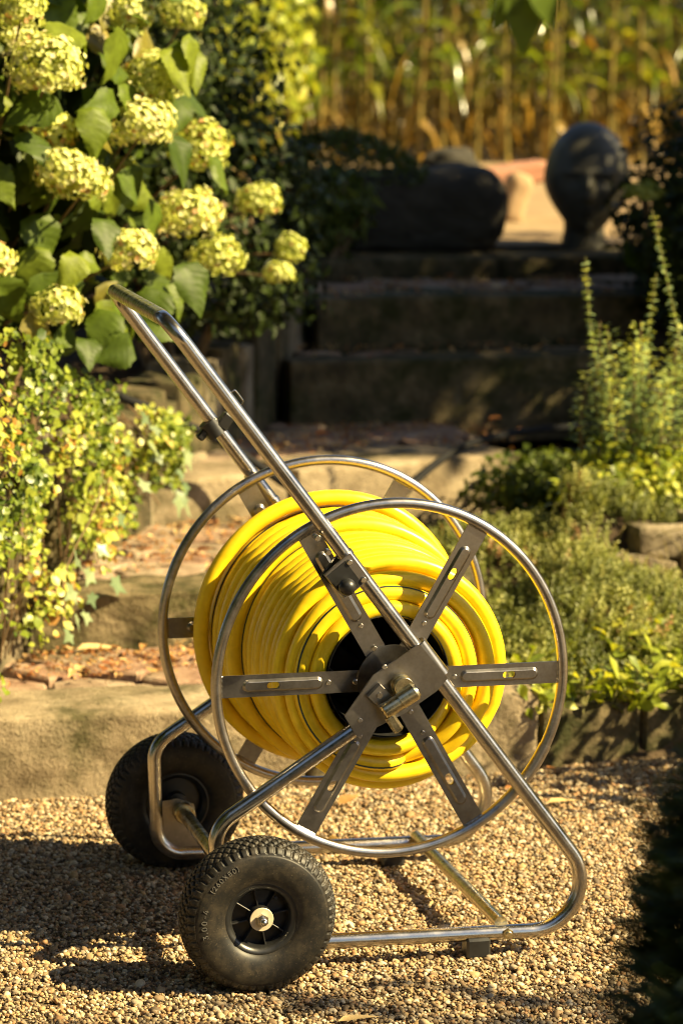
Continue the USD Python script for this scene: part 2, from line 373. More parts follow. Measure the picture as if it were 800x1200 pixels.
M['thyme'] = leaf_mat('thyme_leaf', [(0, (0.09, 0.11, 0.022)), (0.6, (0.25, 0.27, 0.06)), (0.92, (0.40, 0.39, 0.12)), (1, (0.36, 0.20, 0.08))], rough=0.55, trans=0.25)
M['upright'] = leaf_mat('upright_leaf', [(0, (0.19, 0.28, 0.12)), (0.6, (0.38, 0.49, 0.21)), (1, (0.68, 0.68, 0.12))], rough=0.5, trans=0.35)
M['uprighttip'] = leaf_mat('upright_tip_leaf', [(0, (0.30, 0.32, 0.03)), (1, (0.50, 0.48, 0.06))], rough=0.5, trans=0.35)
M['dry'] = leaf_mat('fallen_leaf', [(0, (0.20, 0.07, 0.022)), (0.35, (0.36, 0.14, 0.04)), (0.7, (0.46, 0.27, 0.09)), (1, (0.58, 0.43, 0.20))], rough=0.6, trans=0.25, tint=(1.1, 1, 0.7))
M['corn'] = leaf_mat('corn_leaf', [(0, (0.05, 0.09, 0.012)), (0.6, (0.15, 0.20, 0.018)), (1, (0.36, 0.33, 0.03))], rough=0.22, trans=0.5, spec=0.8)
M['corndry'] = leaf_mat('corn_leaf_dry', [(0, (0.16, 0.10, 0.02)), (0.6, (0.34, 0.21, 0.04)), (1, (0.52, 0.36, 0.10))], rough=0.35, trans=0.4, tint=(1.2, 1, 0.5), spec=0.6)
M['cornstalk'] = plain('corn_stalk', (0.17, 0.13, 0.03), 0.4, var=0.3, scale=8)
M['treeleaf'] = leaf_mat('tree_leaf', [(0, (0.03, 0.055, 0.012)), (1, (0.10, 0.13, 0.025))], rough=0.4, trans=0.3)
M['conifer'] = leaf_mat('conifer_spray', [(0, (0.014, 0.030, 0.010)), (1, (0.04, 0.075, 0.018))], rough=0.5, trans=0.15)

# ------------------------------------------------------------------ the setting: terrain, gravel, path
def left_line(x, y):     # > 0 left of the retaining wall line
    a, b = np.array([-0.50, 1.42]), np.array([0.86, 4.05]); n = np.array([-(b - a)[1], (b - a)[0]]); n /= np.linalg.norm(n)
    return (x - a[0]) * n[0] + (y - a[1]) * n[1]


def sstep(a, b, t):
    t = np.clip((t - a) / (b - a), 0, 1); return t * t * (3 - 2 * t)


def right_edge(y): return np.interp(y, [1.0, 1.2, 2.9, 3.75, 4.5], [0.45, 0.52, 1.27, 1.68, 2.2])


def height(x, y):
    z_left = 0.50 * sstep(1.45, 1.62, y) + 0.30 * sstep(2.2, 4.2, y)
    z_left = z_left * sstep(0.02, 0.12, left_line(x, y))
    z_r = 0.085 * sstep(1.16, 1.26, y) + 0.10 * sstep(1.26, 1.75, y) + 0.14 * sstep(1.93, 2.06, y) + 0.14 * sstep(2.06, 2.9, y) + 0.34 * sstep(2.9, 4.3, y)
    z_r = z_r * sstep(0.0, 0.10, x - right_edge(y))
    z = np.maximum(np.maximum(z_left, z_r), 0.80 * sstep(4.45, 4.60, y))
    z_mid = 0.10 * sstep(1.30, 1.5, y) + 0.12 * sstep(1.85, 2.1, y) + 0.1 * sstep(2.7, 3.0, y) + 0.25 * sstep(3.6, 4.2, y)
    z = np.maximum(z, z_mid)
    bumpy = (meshkit.fbm(np.stack([x * 6, y * 6, 0 * x], -1), 4, 3) - 0.5) * 0.05
    return z + bumpy * sstep(1.3, 1.6, y) * (1 - sstep(4.4, 4.6, y) * 0.5) - 0.008


gx = np.unique(np.concatenate([np.linspace(-80, -4, 16), np.arange(-4, -1.2, 0.2), np.arange(-1.2, 2.8, 0.04), np.arange(2.8, 7, 0.2), np.linspace(7, 80, 16)]))
gy = np.unique(np.concatenate([np.linspace(-80, -6, 14), np.arange(-6, 1, 0.4), np.arange(1, 5, 0.04), np.arange(5, 14, 0.3), np.linspace(14, 90, 14)]))
GX, GY = np.meshgrid(gx, gy, indexing='ij'); GZ = height(GX, GY)
idx = np.arange(GX.size).reshape(GX.shape)
quads = np.stack([idx[:-1, :-1], idx[1:, :-1], idx[1:, 1:], idx[:-1, 1:]], -1).reshape(-1, 4)
single('ground', (np.stack([GX, GY, GZ], -1).reshape(-1, 3), quads), M['soil'], 'dark garden soil under the plants and steps', 'ground', kind='structure', smooth=True)
single('gravel', (np.array([[-6, -9, 0.0], [6, -9, 0.0], [6, 1.16, 0.0], [-6, 1.16, 0.0]]), np.array([[0, 1, 2, 3]])), M['gravelbase'], 'packed gravel yard in front of the steps', 'gravel', kind='structure', smooth=False)
single('sand_path', (np.array([[-0.5, 4.62, 0.815], [6, 4.62, 0.815], [7.5, 9.55, 0.815], [-0.5, 9.55, 0.815]]), np.array([[0, 1, 2, 3]])), M['sand'], 'sunlit sandy path between the landing and the corn', 'path', kind='structure', smooth=False)

# loose pebbles on the gravel: uncountable, one PointInstancer
pebcols = [(0.28, 0.195, 0.100), (0.39, 0.295, 0.175), (0.18, 0.120, 0.065), (0.52, 0.435, 0.30), (0.25, 0.200, 0.135), (0.33, 0.19, 0.090), (0.11, 0.080, 0.050), (0.37, 0.26, 0.125)]
pi = UsdGeom.PointInstancer.Define(stage, '/World/pebbles')
data(pi.GetPrim(), 'loose tan and brown pebbles covering the gravel yard', 'gravel', kind='stuff')
prel = pi.CreatePrototypesRel(); UsdGeom.Scope.Define(stage, '/World/pebbles/shapes')
for k, c in enumerate(pebcols):
    for q in range(2):
        m = blob((1.0, 0.78, 0.58), 20 + 2 * k + q, sub=1, amp=0.35, freq=1.1)
        mt = M.setdefault(f'peb{k}', plain(f'pebble_{["tan","cream","brown","pale","grey","rust","dark","ochre"][k]}', c, 0.75, var=0.25, scale=160, spec=0.35))
        pth = numbered('/World/pebbles/shapes', 'pebble'); usdkit.mesh(stage, pth, m, mt, smooth=True); prel.AddTarget(pth)
npeb = 165000
px_ = RNG.uniform(-1.0, 1.75, npeb); py_ = -0.85 + 2.02 * RNG.random(npeb) ** 0.9
keep = (py_ < 1.19 + np.clip(px_ - 0.75, 0, 1) * 0.45)
px_, py_ = px_[keep], py_[keep]; npeb = len(px_)
ps = np.exp(RNG.normal(math.log(0.0034), 0.36, npeb)).clip(0.0025, 0.011)
pz = RNG.uniform(-0.001, 0.006, npeb) + 0.004 * meshkit.fbm(np.stack([px_ * 5, py_ * 5, px_ * 0], -1), 3, 5)
ang = RNG.uniform(0, 2 * np.pi, npeb); tl = RNG.normal(0, 0.5, (npeb, 2))
qw = np.stack([np.cos(ang / 2), tl[:, 0] * 0.4, tl[:, 1] * 0.4, np.sin(ang / 2)], 1); qw /= np.linalg.norm(qw, axis=1, keepdims=True)
pi.CreateProtoIndicesAttr(Vt.IntArray.FromNumpy(RNG.integers(0, 16, npeb).astype(np.int32)))
pi.CreatePositionsAttr(Vt.Vec3fArray.FromNumpy(np.stack([px_, py_, pz], 1).astype(np.float32)))
pi.CreateScalesAttr(Vt.Vec3fArray.FromNumpy(np.stack([ps, ps, ps], 1).astype(np.float32)))
pi.CreateOrientationsAttr(Vt.QuathArray([Gf.Quath(float(a), float(b), float(c), float(d)) for a, b, c, d in qw]))

# ------------------------------------------------------------------ steps
def pavers(owner, x0, x1, y0, y1, z, cell, seed, skew=0.0):
    rg = np.random.default_rng(seed)
    nx, ny = max(1, round((x1 - x0) / cell)), max(1, round((y1 - y0) / (cell * 0.62)))
    pts = []
    for i in range(-1, nx + 1):
        for j in range(-1, ny + 1):
            pts.append([x0 + (i + 0.5 + (j % 2) * 0.4 + rg.uniform(-0.22, 0.22)) * (x1 - x0) / nx, y0 + (j + 0.5 + rg.uniform(-0.2, 0.2)) * (y1 - y0) / ny])
    pts = np.array(pts); vor = Voronoi(pts); frame = sbox(x0, y0, x1, y1)
    for k in range(len(pts)):
        reg = vor.regions[vor.point_region[k]]
        if -1 in reg or not reg: continue
        pg = Polygon(vor.vertices[reg]).intersection(frame).buffer(-0.014).buffer(0.008, quad_segs=2)
        if pg.is_empty or pg.geom_type != 'Polygon' or pg.area < 0.0015: continue
        pg = pg.simplify(0.003); t = z + rg.uniform(-0.008, 0.007); c = np.array(pg.centroid.coords[0])
        lo = np.array(pg.exterior.coords)[:-1]; hi = c + (lo - c) * 0.93
        n = len(lo); tilt = rg.normal(0, 0.03, 2)
        V = np.vstack([np.c_[lo, np.full(n, t - 0.04)], np.c_[lo, np.full(n, t - 0.006)], np.c_[hi, np.full(n, t)], [[*c, t + 0.001]]])
        V[n:, 2] += (V[n:, :2] - c) @ tilt
        V[:, 1] += skew * (V[:, 0] - x0)
        i = np.arange(n); i2 = (i + 1) % n
        F = np.vstack([np.stack([i, i2, n + i2], 1), np.stack([i, n + i2, n + i], 1), np.stack([n + i, n + i2, 2 * n + i2], 1), np.stack([n + i, 2 * n + i2, 2 * n + i], 1), np.stack([2 * n + i, 2 * n + i2, np.full(n, 3 * n)], 1)])
        m = trimesh.Trimesh(V, F, process=False)
        if Polygon(lo).exterior.is_ccw is False: m.invert()
        part(owner, 'paving_stone', m, M['paver2'] if rg.random() < 0.4 else M['paver'])


def step(label, x0, x1, y0, depth, z0, z1, yback, material, seed, cell=0.2, splits=(), rough=0.006, skew=0.0):
    t = thing('stone_step', label, 'step', ((x0 + x1) / 2, y0, z0), group=None)
    xs = [x0, *splits, x1]
    for a, b in zip(xs[:-1], xs[1:]):
        m = stone((b - a - 0.006, depth, z1 - z0 + 0.06), seed, res=0.028, round_=0.014, rough=rough, freq=12)
        m.apply_transform(rotation_matrix(math.atan(skew), [0, 0, 1]))
        m.apply_translation(((a + b) / 2, y0 + depth / 2 + skew * ((a + b) / 2 - x0), (z0 + z1 - 0.06) / 2)); part(t, 'riser_stone', m, material, smooth=40)
        seed += 1
    if yback > y0 + depth + 0.03:
        bed = trimesh.creation.box((x1 - x0 - 0.04, yback - y0 - depth, 0.10)); v = np.array(bed.vertices); v[:, 0] += (x0 + x1) / 2; v[:, 1] += (yback + y0 + depth) / 2 + skew * (v[:, 0] - x0); v[:, 2] += z1 - 0.075
        part(t, 'joint_bed', trimesh.Trimesh(v, bed.faces), M['soil'])
        pavers(t, x0 + 0.02, x1 - 0.02, y0 + depth + 0.005, yback - 0.01, z1 - 0.004, cell, seed, skew)
    return t


step('lowest pale stone step right behind the hose reel wheels', -1.5, 0.618, 1.115, 0.24, 0.0, 0.178, 1.72, M['step'], 31, 0.19, splits=(0.12,), rough=0.009)
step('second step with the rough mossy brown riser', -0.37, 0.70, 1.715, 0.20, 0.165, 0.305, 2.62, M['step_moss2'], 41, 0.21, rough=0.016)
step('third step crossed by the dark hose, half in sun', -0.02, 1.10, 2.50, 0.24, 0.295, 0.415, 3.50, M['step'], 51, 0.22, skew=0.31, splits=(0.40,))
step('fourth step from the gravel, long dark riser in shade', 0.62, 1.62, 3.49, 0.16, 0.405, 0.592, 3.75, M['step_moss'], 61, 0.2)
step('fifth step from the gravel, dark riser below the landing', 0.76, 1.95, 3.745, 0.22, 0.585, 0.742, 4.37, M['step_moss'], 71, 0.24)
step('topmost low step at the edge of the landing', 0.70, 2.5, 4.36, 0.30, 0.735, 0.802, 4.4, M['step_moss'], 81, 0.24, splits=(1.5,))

# ------------------------------------------------------------------ retaining wall, kerb, rocks
A, B_ = np.array([-0.52, 1.42]), np.array([0.84, 4.02]); wd = (B_ - A) / np.linalg.norm(B_ - A); wn = np.array([-wd[1], wd[0]])
t = thing('retaining_wall', 'low wall of upright rough stones left of the steps under the hydrangea', 'wall', (*A, 0.0))
L, s, k = np.linalg.norm(B_ - A), 0.0, 0
while s < L - 0.1:
    w = RNG.uniform(0.13, 0.24); zb = np.interp(s, [0, 0.5, 1.2, 2.0, 2.6, 3.0], [0.10, 0.22, 0.30, 0.38, 0.55, 0.7]) - 0.04
    zt = np.interp(s, [0, 0.3, 1.0, 2.2, 3.0], [0.46, 0.52, 0.60, 0.70, 0.82]) + RNG.uniform(-0.03, 0.03)
    zs = [zb, zt] if zt - zb < 0.34 else [zb, zb + (zt - zb) * RNG.uniform(0.4, 0.6), zt]
    for z0, z1 in zip(zs[:-1], zs[1:]):
        m = stone((w - 0.014, 0.16, z1 - z0 - 0.01), 100 + k, res=0.028, round_=0.010, rough=0.012, freq=9); k += 1
        m.apply_transform(rotation_matrix(math.atan2(wd[1], wd[0]) + RNG.normal(0, 0.05), [0, 0, 1]))
        c = A + wd * (s + w / 2) + wn * 0.08; m.apply_translation((*c, (z0 + z1) / 2)); part(t, 'stone', m, M['step_moss'] if k % 3 else M['wall'], smooth=40)
    s += w
t = thing('bed_kerb', 'low stone kerb along the gravel under the lime leafed plants', 'kerb', (0.62, 1.15, 0))
for k, (x0, x1) in enumerate([(0.615, 0.86), (0.865, 1.13), (1.135, 1.5), (1.505, 1.9)]):
    m = stone((x1 - x0 - 0.006, 0.12, 0.19), 200 + k, res=0.025, round_=0.008, rough=0.007)
    m.apply_transform(rotation_matrix(0.22, [0, 0, 1])); m.apply_translation(((x0 + x1) / 2, 1.20 + ((x0 + x1) / 2 - 0.62) * 0.22, 0.035)); part(t, 'kerb_stone', m, M['step_moss'], smooth=40)
t = thing('rock_edging', 'weathered edging rocks holding the upper bed right of the hose reel', 'rocks', (1.2, 1.95, 0.15))
for k, (x, y, z, sx, sz) in enumerate([(1.13, 1.97, 0.22, 0.15, 0.15), (1.19, 2.02, 0.325, 0.13, 0.07), (1.33, 1.98, 0.22, 0.19, 0.18), (1.34, 2.03, 0.345, 0.15, 0.07), (1.54, 2.0, 0.24, 0.2, 0.2)]):
    m = stone((sx, 0.16, sz), 220 + k, res=0.022, round_=0.010, rough=0.016, freq=9); m.apply_transform(rotation_matrix(RNG.normal(0, 0.15), [0, 0, 1])); m.apply_translation((x, y, z)); part(t, 'rock', m, M['wall'], smooth=40)

# ------------------------------------------------------------------ landing: boulder, statue head, far stones
m = stone((0.78, 0.44, 0.27), 5, res=0.03, round_=0.10, rough=0.028, freq=7); m.apply_translation((1.20, 4.75, 0.925))
t = thing('boulder', 'large dark rounded boulder lying on the landing left of the stone head', 'boulder', (1.22, 4.75, 0.8))
part(t, 'rock', m, M['boulder'], smooth=True)
nm = 2600; ang = RNG.uniform(0, 2 * np.pi, nm); rad = np.sqrt(RNG.random(nm))
mp = np.stack([1.04 + 0.30 * rad * np.cos(ang), 4.66 + 0.2 * rad * np.sin(ang), 1.03 + 0.14 * (1 - rad ** 2) + RNG.normal(0, 0.01, nm)], 1)
v, f, r = scatter(leaf(0.03, 0.012, 2, 'ovate'), mp, basis(unit(nm) + [0, 0, 0.5], unit(nm)), 1.0)
part(t, 'moss_cushion', (v, f), M['moss'], smooth=False, rnd=r, kind='stuff')
m = blob((0.10, 0.09, 0.06), 9, sub=3, amp=0.25); m.apply_translation((1.60, 5.3, 1.04)); single('small_rock', m, M['boulder'], 'small black rock perched behind the boulder', 'rock')
m = stone((0.30, 0.2, 0.075), 231, round_=0.02); m.apply_transform(rotation_matrix(-0.15, [0, 1, 0])); m.apply_translation((1.98, 5.9, 0.965)); single('pink_slab', m, M['pinkstone'], 'pinkish stone slab behind the boulder on the sandy path', 'stone')
m = stone((0.10, 0.1, 0.2), 232, round_=0.04); m.apply_transform(rotation_matrix(0.25, [0, 1, 0])); m.apply_translation((1.96, 5.72, 0.89)); single('pale_stone', m, M['palestone'], 'pale upright stone between the boulder and the stone head', 'stone')

HX, HY, HZ = 1.865, 4.62, 0.80
t = thing('stone_sculpture', 'dark smooth stone head sculpture standing on the landing', 'sculpture', (HX, HY, HZ))
m = trimesh.creation.icosphere(subdivisions=6); v = np.array(m.vertices)
ux, uy, uz = v[:, 0], v[:, 1], v[:, 2]
wx = 0.140 * (1 - 0.30 * sstep(0.0, 1.0, -uz)); wy = 0.155 * (1 - 0.22 * sstep(0.0, 1.0, -uz))
V = np.stack([ux * wx, uy * wy, uz * 0.185], 1)
face = -uy
def bumpf(cx, cz, sx, sz, amp): return amp * np.exp(-((ux - cx) / sx) ** 2 - ((uz - cz) / sz) ** 2) * (face > 0)
push = bumpf(0, -0.12, 0.13, 0.22, 0.030) + bumpf(0, -0.28, 0.17, 0.09, 0.022) + bumpf(0.33, 0.16, 0.25, 0.06, 0.010) + bumpf(-0.33, 0.16, 0.25, 0.06, 0.010) - bumpf(0.36, 0.0, 0.19, 0.10, 0.020) - bumpf(-0.36, 0.0, 0.19, 0.10, 0.020) + bumpf(0.36, -0.01, 0.10, 0.05, 0.008) + bumpf(-0.36, -0.01, 0.10, 0.05, 0.008) + bumpf(0, -0.50, 0.22, 0.045, 0.011) + bumpf(0, -0.60, 0.20, 0.05, 0.012) - bumpf(0, -0.55, 0.25, 0.02, 0.009) + bumpf(0, -0.85, 0.22, 0.16, 0.018)
V[:, 1] -= push
m = trimesh.Trimesh(V, m.faces, process=False); m.apply_transform(rotation_matrix(-0.3, [0, 0, 1])); m.apply_translation((HX, HY, HZ + 0.228)); part(t, 'face', m, M['statue'], smooth=True)
m = lathe([(0.0, 0.0), (0.076, 0.0), (0.074, 0.02), (0.066, 0.06), (0.066, 0.12), (0.0, 0.14)], 40); m.apply_transform(rotation_matrix(math.pi / 2, [1, 0, 0])); m.apply_translation((HX, HY + 0.02, HZ)); part(t, 'neck', m, M['statue'], smooth=40)

# ------------------------------------------------------------------ the hose reel cart
W, R0, ZH = 0.4797, 0.2970, 0.4808          # reel width, ring centre-line radius, hub height
YF, YB, RT, RR = -0.0412, 0.5209, 0.0127, 0.0091
cart = thing('hose_reel_cart', 'steel hose reel cart with two black pneumatic wheels and long handle', 'hose reel', (0, 0.24, 0))
foot_line = [(-0.060, 0.418), (-0.306, 0.256), (-0.300, 0.052), (0.398, 0.0415)]
hd = np.array([-0.5719 - 0.2605, 1.3363 - 0.2367]); hd /= np.linalg.norm(hd)
base = np.array([0.2605, 0.2367]); low = base - hd * ((base[1] - 0.0415) / hd[1])
HT = 1.090                                    # handle height
top = base + hd * ((HT - base[1]) / hd[1]); mid = base + hd * ((0.702 - base[1]) / hd[1])
for Y, Yt in ((YF, YF), (YB, YB - 0.028)):
    P = [np.array([x, Y, z]) for x, z in foot_line[:3]] + [np.array([low[0], Y, low[1]]), np.array([mid[0], Y + (Yt - Y) * 0.5, mid[1]])]
    part(cart, 'frame_tube', tube(densify(fillet(P, [0.055, 0.05, 0.083], 14), 0.05), RT, 20), M['steel'], smooth=40)
YT = YB - 0.028
P = [np.array([mid[0], YF, mid[1]]), np.array([top[0], YF, top[1]]), np.array([top[0], YT, top[1]]), np.array([mid[0], YB - 0.014, mid[1]])]
hp = fillet(P, 0.045, 14)
part(cart, 'handle', tube(densify(hp, 0.06), RT - 0.0004, 20), M['steel'], smooth=40)
part(cart, 'handle_grip', cyl((top[0], YF + 0.05, top[1]), (top[0], YT - 0.05, top[1]), RT + 0.0005, 20), M['zinc'], smooth=40)
for Y, dy in ((YF, 0), (YB - 0.014, 0)):
    a = np.array([mid[0], Y, mid[1]]); h3 = np.array([hd[0], 0, hd[1]])
    part(cart, 'sleeve_seam', tube([a - h3 * 0.004, a + h3 * 0.003], RT + 0.0012, 20), M['steel'])
# reel rings and plates
th = np.linspace(0, 2 * np.pi, 120, endpoint=False)
for Y, sgn in ((0.0, 1), (W, -1)):
    ring = np.stack([R0 * np.cos(th), 0 * th + Y, ZH + R0 * np.sin(th)], 1)
    rp = part(cart, 'ring', tube(ring, RR, 14, closed=True), M['ring'], smooth=True)
    a0 = np.linspace(math.radians(-25), math.radians(-40), 12)
    part(rp, 'ring_joint', tube(np.stack([R0 * np.cos(a0), 0 * a0 + Y, ZH + R0 * np.sin(a0)], 1), RR + 0.0012, 16), M['ring'], smooth=40)
    slot = LineString([(0.197, 0), (0.207, 0)]).buffer(0.0058, quad_segs=8)
    plate = sbox(0.045, -0.0185, 0.2935, 0.0185).difference(slot)
    yo = -0.0015 if sgn > 0 else W - 0.0015
    ms = [prism(plate, yo, yo + 0.003)]
    ridge = LineString([(0.128, 0), (0.243, 0)])
    rings = [np.array(ridge.buffer(o, quad_segs=8).exterior.coords)[:-1] for o in (0.0112, 0.0100, 0.0072, 0.0064)]; kk = len(rings[0])
    rv = np.vstack([np.c_[rg_[:, 0], np.full(kk, yo - z), rg_[:, 1]] for rg_, z in zip(rings, (-0.0004, 0.0008, 0.0040, 0.0044))]); ii_ = np.arange(kk); i2_ = (ii_ + 1) % kk
    rf = np.vstack([np.vstack([np.stack([q_ * kk + ii_, q_ * kk + i2_, (q_ + 1) * kk + i2_], 1), np.stack([q_ * kk + ii_, (q_ + 1) * kk + i2_, (q_ + 1) * kk + ii_], 1)]) for q_ in range(3)])
    ms.append(trimesh.Trimesh(rv, rf, process=False)); ms.append(prism(ridge.buffer(0.0064, quad_segs=8).difference(slot), yo - 0.0044, yo - 0.0042))
    sp = cat(ms); sp.fix_normals()
    for k in range(6):
        m = sp.copy(); m.apply_transform(rotation_matrix(-k * math.pi / 3, [0, 1, 0])); m.apply_translation((0, 0, ZH))
        s_ = part(cart, 'spoke', m, M['plate'])
        wa = np.linspace(-0.0185, 0.0185, 16); wp = np.stack([0 * wa + 0.2888, 0 * wa + yo + 0.0005, wa], 1)
        wm = tube(wp, 0.0022 + 0.0009 * np.abs(np.sin(wa * 900 + k)), 8); wm.apply_transform(rotation_matrix(-k * math.pi / 3, [0, 1, 0])); wm.apply_translation((0, 0, ZH)); part(s_, 'weld_bead', wm, M['plate'], smooth=True)
        for rr in (0.108, 0.064):
            e = np.array([rr * math.cos(k * math.pi / 3), 0, ZH + rr * math.sin(k * math.pi / 3)])
            yy = yo if rr > 0.1 else yo - 0.004
            part(s_, 'screw', cyl(e + [0, yy - 0.0025, 0], e + [0, yy, 0], 0.0042, 12, 0.0008), M['screw'])
    m = prism(Point(0, 0).buffer(0.060, quad_segs=16), yo - 0.0042, yo - 0.0006, 0.0006); m.apply_translation((0, 0, ZH)); part(cart, 'hub_disc', m, M['plate'])
for k in range(6):
    a = k * math.pi / 3; m = rbox((0.003, W - 0.02, 0.034), 0.001); m.apply_translation((0.098, W / 2, 0)); m.apply_transform(rotation_matrix(-a, [0, 1, 0])); m.apply_translation((0, 0, ZH)); part(cart, 'drum_bar', m, M['drum'])
ds_ = lathe([(0.1045, 0.02), (0.1045, W - 0.012), (0.012, W - 0.012), (0.012, W - 0.016), (0.1035, W - 0.016), (0.1035, 0.02), (0.1045, 0.02)], 48); ds_.apply_translation((0, 0, ZH)); part(cart, 'drum_shell', ds_, M['drumshell'], smooth=40)
part(cart, 'reel_shaft', cyl((0, -0.05, ZH), (0, W + 0.05, ZH), 0.014, 20), M['drum'])
# gusset plates that join the tubes at the hub, front and back
gp = Polygon([(0.030, 0.548), (0.077, 0.492), (0.060, 0.473), (0.010, 0.440), (-0.072, 0.403), (-0.091, 0.436), (-0.045, 0.500), (0.002, 0.530)]).buffer(0.003, quad_segs=3)
for y0, y1 in ((-0.0575, -0.0545), (YB + 0.0135, YB + 0.0165)):
    g_ = part(cart, 'gusset_plate', prism(gp, y0, y1, 0.0008), M['plate'])
    for (x, z) in ((-0.068, 0.428), (-0.028, 0.516)):
        part(g_, 'screw', cyl((x, y0 - 0.0025, z), (x, y0, z), 0.0042, 12, 0.0008), M['screw'])
for Y in (YF, YB):
    c = np.array([0.0525, Y, 0.5215]); h3 = np.array([hd[0], 0, hd[1]])
    part(cart, 'gusset_sleeve', tube([c - h3 * 0.036, c - h3 * 0.034, c + h3 * 0.034, c + h3 * 0.036], [RT + 0.001, RT + 0.0028, RT + 0.0028, RT + 0.001], 20), M['plate'], smooth=40)
    part(cart, 'hub_bearing', cyl((0, min(Y, 0.24) if Y < 0 else W + 0.004, ZH), (0, -0.008 if Y < 0 else Y, ZH), 0.026, 24), M['plate'])
# water inlet: nipple, swivel elbow, nut, clamp block
inl = part(cart, 'water_inlet', cat([cyl((-0.001, -0.085, 0.486), (-0.001, -0.056, 0.486), 0.0165, 24, 0.001), tube([(-0.001, -0.066, 0.486), (-0.001, -0.071, 0.486)], 0.0185, 24)]), M['zinc'])
ed = np.array([-0.052, 0, -0.0335]); ed /= np.linalg.norm(ed); e0 = np.array([0.020, -0.087, 0.482])
part(inl, 'elbow', tube([e0, e0 + ed * 0.0015, e0 + ed * 0.005, e0 + ed * 0.034, e0 + ed * 0.0345, e0 + ed * 0.064], [0.011, 0.0118, 0.0148, 0.0148, 0.0135, 0.0135], 24), M['zinc'], smooth=40)
part(inl, 'end_cap', tube([e0 - ed * 0.0006, e0 + ed * 0.001], 0.0112, 24), M['screw'])
part(inl, 'hex_nut', hexnut(e0 + ed * 0.060 + [0.004, -0.001, -0.010], e0 + ed * 0.060 + [0.020, -0.002, -0.034], 0.0092), M['zinc'])
part(inl, 'threaded_stud', tube([e0 + ed * 0.060 + [-0.008, 0, 0.010] + np.array([0.004, 0, -0.006]) * k * 0.5 for k in range(9)], [0.0072, 0.0062] * 4 + [0.0072], 14), M['zinc'])
blk = rbox((0.034, 0.012, 0.030), 0.001, rot=rotation_matrix(math.radians(45), [0, 1, 0])); blk.apply_translation((-0.0365, -0.064, 0.468))
bk = part(inl, 'clamp_block', blk, M['plate'])
for x, z in ((-0.039, 0.4715), (-0.0365, 0.4535)): part(bk, 'screw', cyl((x, -0.0735, z), (x, -0.070, z), 0.0052, 6), M['screw'])
# locking plate with black ball knob on the front tube
lp = Polygon([(-0.130, 0.673), (-0.089, 0.707), (-0.057, 0.664), (-0.097, 0.633)])
lk = part(cart, 'lock_plate', prism(lp.buffer(0.001), -0.0625, -0.0545, 0.001), M['plate'])
part(lk, 'cover', prism(Polygon([(-0.127, 0.672), (-0.097, 0.696), (-0.068, 0.657), (-0.097, 0.636)]), -0.0645, -0.0605), M['black'])
kb = trimesh.creation.icosphere(subdivisions=3, radius=0.0142); kb.apply_translation((-0.098, -0.083, 0.657)); part(lk, 'knob', cat([kb, cyl((-0.098, -0.076, 0.657), (-0.098, -0.062, 0.657), 0.008, 16)]), M['black'], smooth=True)
for x, z in ((-0.090, 0.6935), (-0.0665, 0.664)): part(lk, 'screw', cyl((x, -0.0672, z), (x, -0.0635, z), 0.0048, 12, 0.001), M['screw'])
part(lk, 'clamp_back', rbox((0.05, 0.012, 0.05), 0.002, (-0.094, -0.024, 0.668), rotation_matrix(math.radians(38), [0, 1, 0])), M['black'])
for x, z in ((-0.140, 0.738), (-0.120, 0.712)): part(cart, 'tube_screw', cyl((x, YF - 0.013 if z > 0.73 else YF - 0.004, z - 0.005), (x, YF + 0.012, z - 0.005), 0.0052, 12, 0.001), M['screw'])
# black hose clip on the rear handle tube, wire clip on the front one
h3 = np.array([hd[0], 0, hd[1]]); c = np.array([-0.2025, YB - 0.018, 0.838])
cl = part(cart, 'handle_clip', cat([tube([c - h3 * 0.016, c - h3 * 0.0155, c + h3 * 0.0155, c + h3 * 0.016], [RT + 0.002, RT + 0.005, RT + 0.005, RT + 0.002], 20), rbox((0.03, 0.02, 0.022), 0.003, c + [0.022, -0.004, 0.012], rotation_matrix(-math.radians(53), [0, 1, 0])), rbox((0.02, 0.02, 0.014), 0.003, c + [-0.019, 0, -0.012], rotation_matrix(-math.radians(53), [0, 1, 0]))]), M['black'])
c = np.array([-0.2835, YF + 0.002, 0.956]); nx = np.array([hd[1], 0, -hd[0]])
part(cart, 'wire_clip', tube(fillet([c + h3 * 0.012 + nx * 0.010, c + h3 * 0.012 + nx * 0.019, c - h3 * 0.012 + nx * 0.019, c - h3 * 0.014 + nx * 0.010], 0.003, 4), 0.0012, 8), M['screw'])
part(cart, 'pin', cyl((-0.135, YB - 0.045, 0.745), (-0.135, YB + 0.0, 0.745), 0.006, 12, 0.001), M['screw'])
# cross tubes, axle, feet
xt = (0.187, 0.058)
part(cart, 'cross_tube', cyl((xt[0], YF + 0.008, xt[1]), (xt[0], YB - 0.008, xt[1]), 0.0115, 20), M['zinc'], smooth=40)
for Y, s in ((YF, -1), (YB, 1)):
    part(cart, 'foot_bolt', cat([hexnut((xt[0] + 0.006, Y + s * 0.0115, xt[1] - 0.012), (xt[0] + 0.006, Y + s * 0.018, xt[1] - 0.012), 0.0095), cyl((xt[0] + 0.006, Y + s * 0.018, xt[1] - 0.012), (xt[0] + 0.006, Y + s * 0.0215, xt[1] - 0.012), 0.0055, 12, 0.001)]), M['zinc'])
    part(cart, 'rubber_foot', rbox((0.042, 0.034, 0.036), 0.004, (xt[0] - 0.045, Y, 0.0225)), M['black'])
    part(cart, 'axle_bracket', prism(Polygon([(-0.298, 0.150), (-0.262, 0.155), (-0.232, 0.142), (-0.222, 0.085), (-0.222, 0.050), (-0.262, 0.046), (-0.298, 0.085)]), Y - 0.002, Y + 0.002), M['plate'])
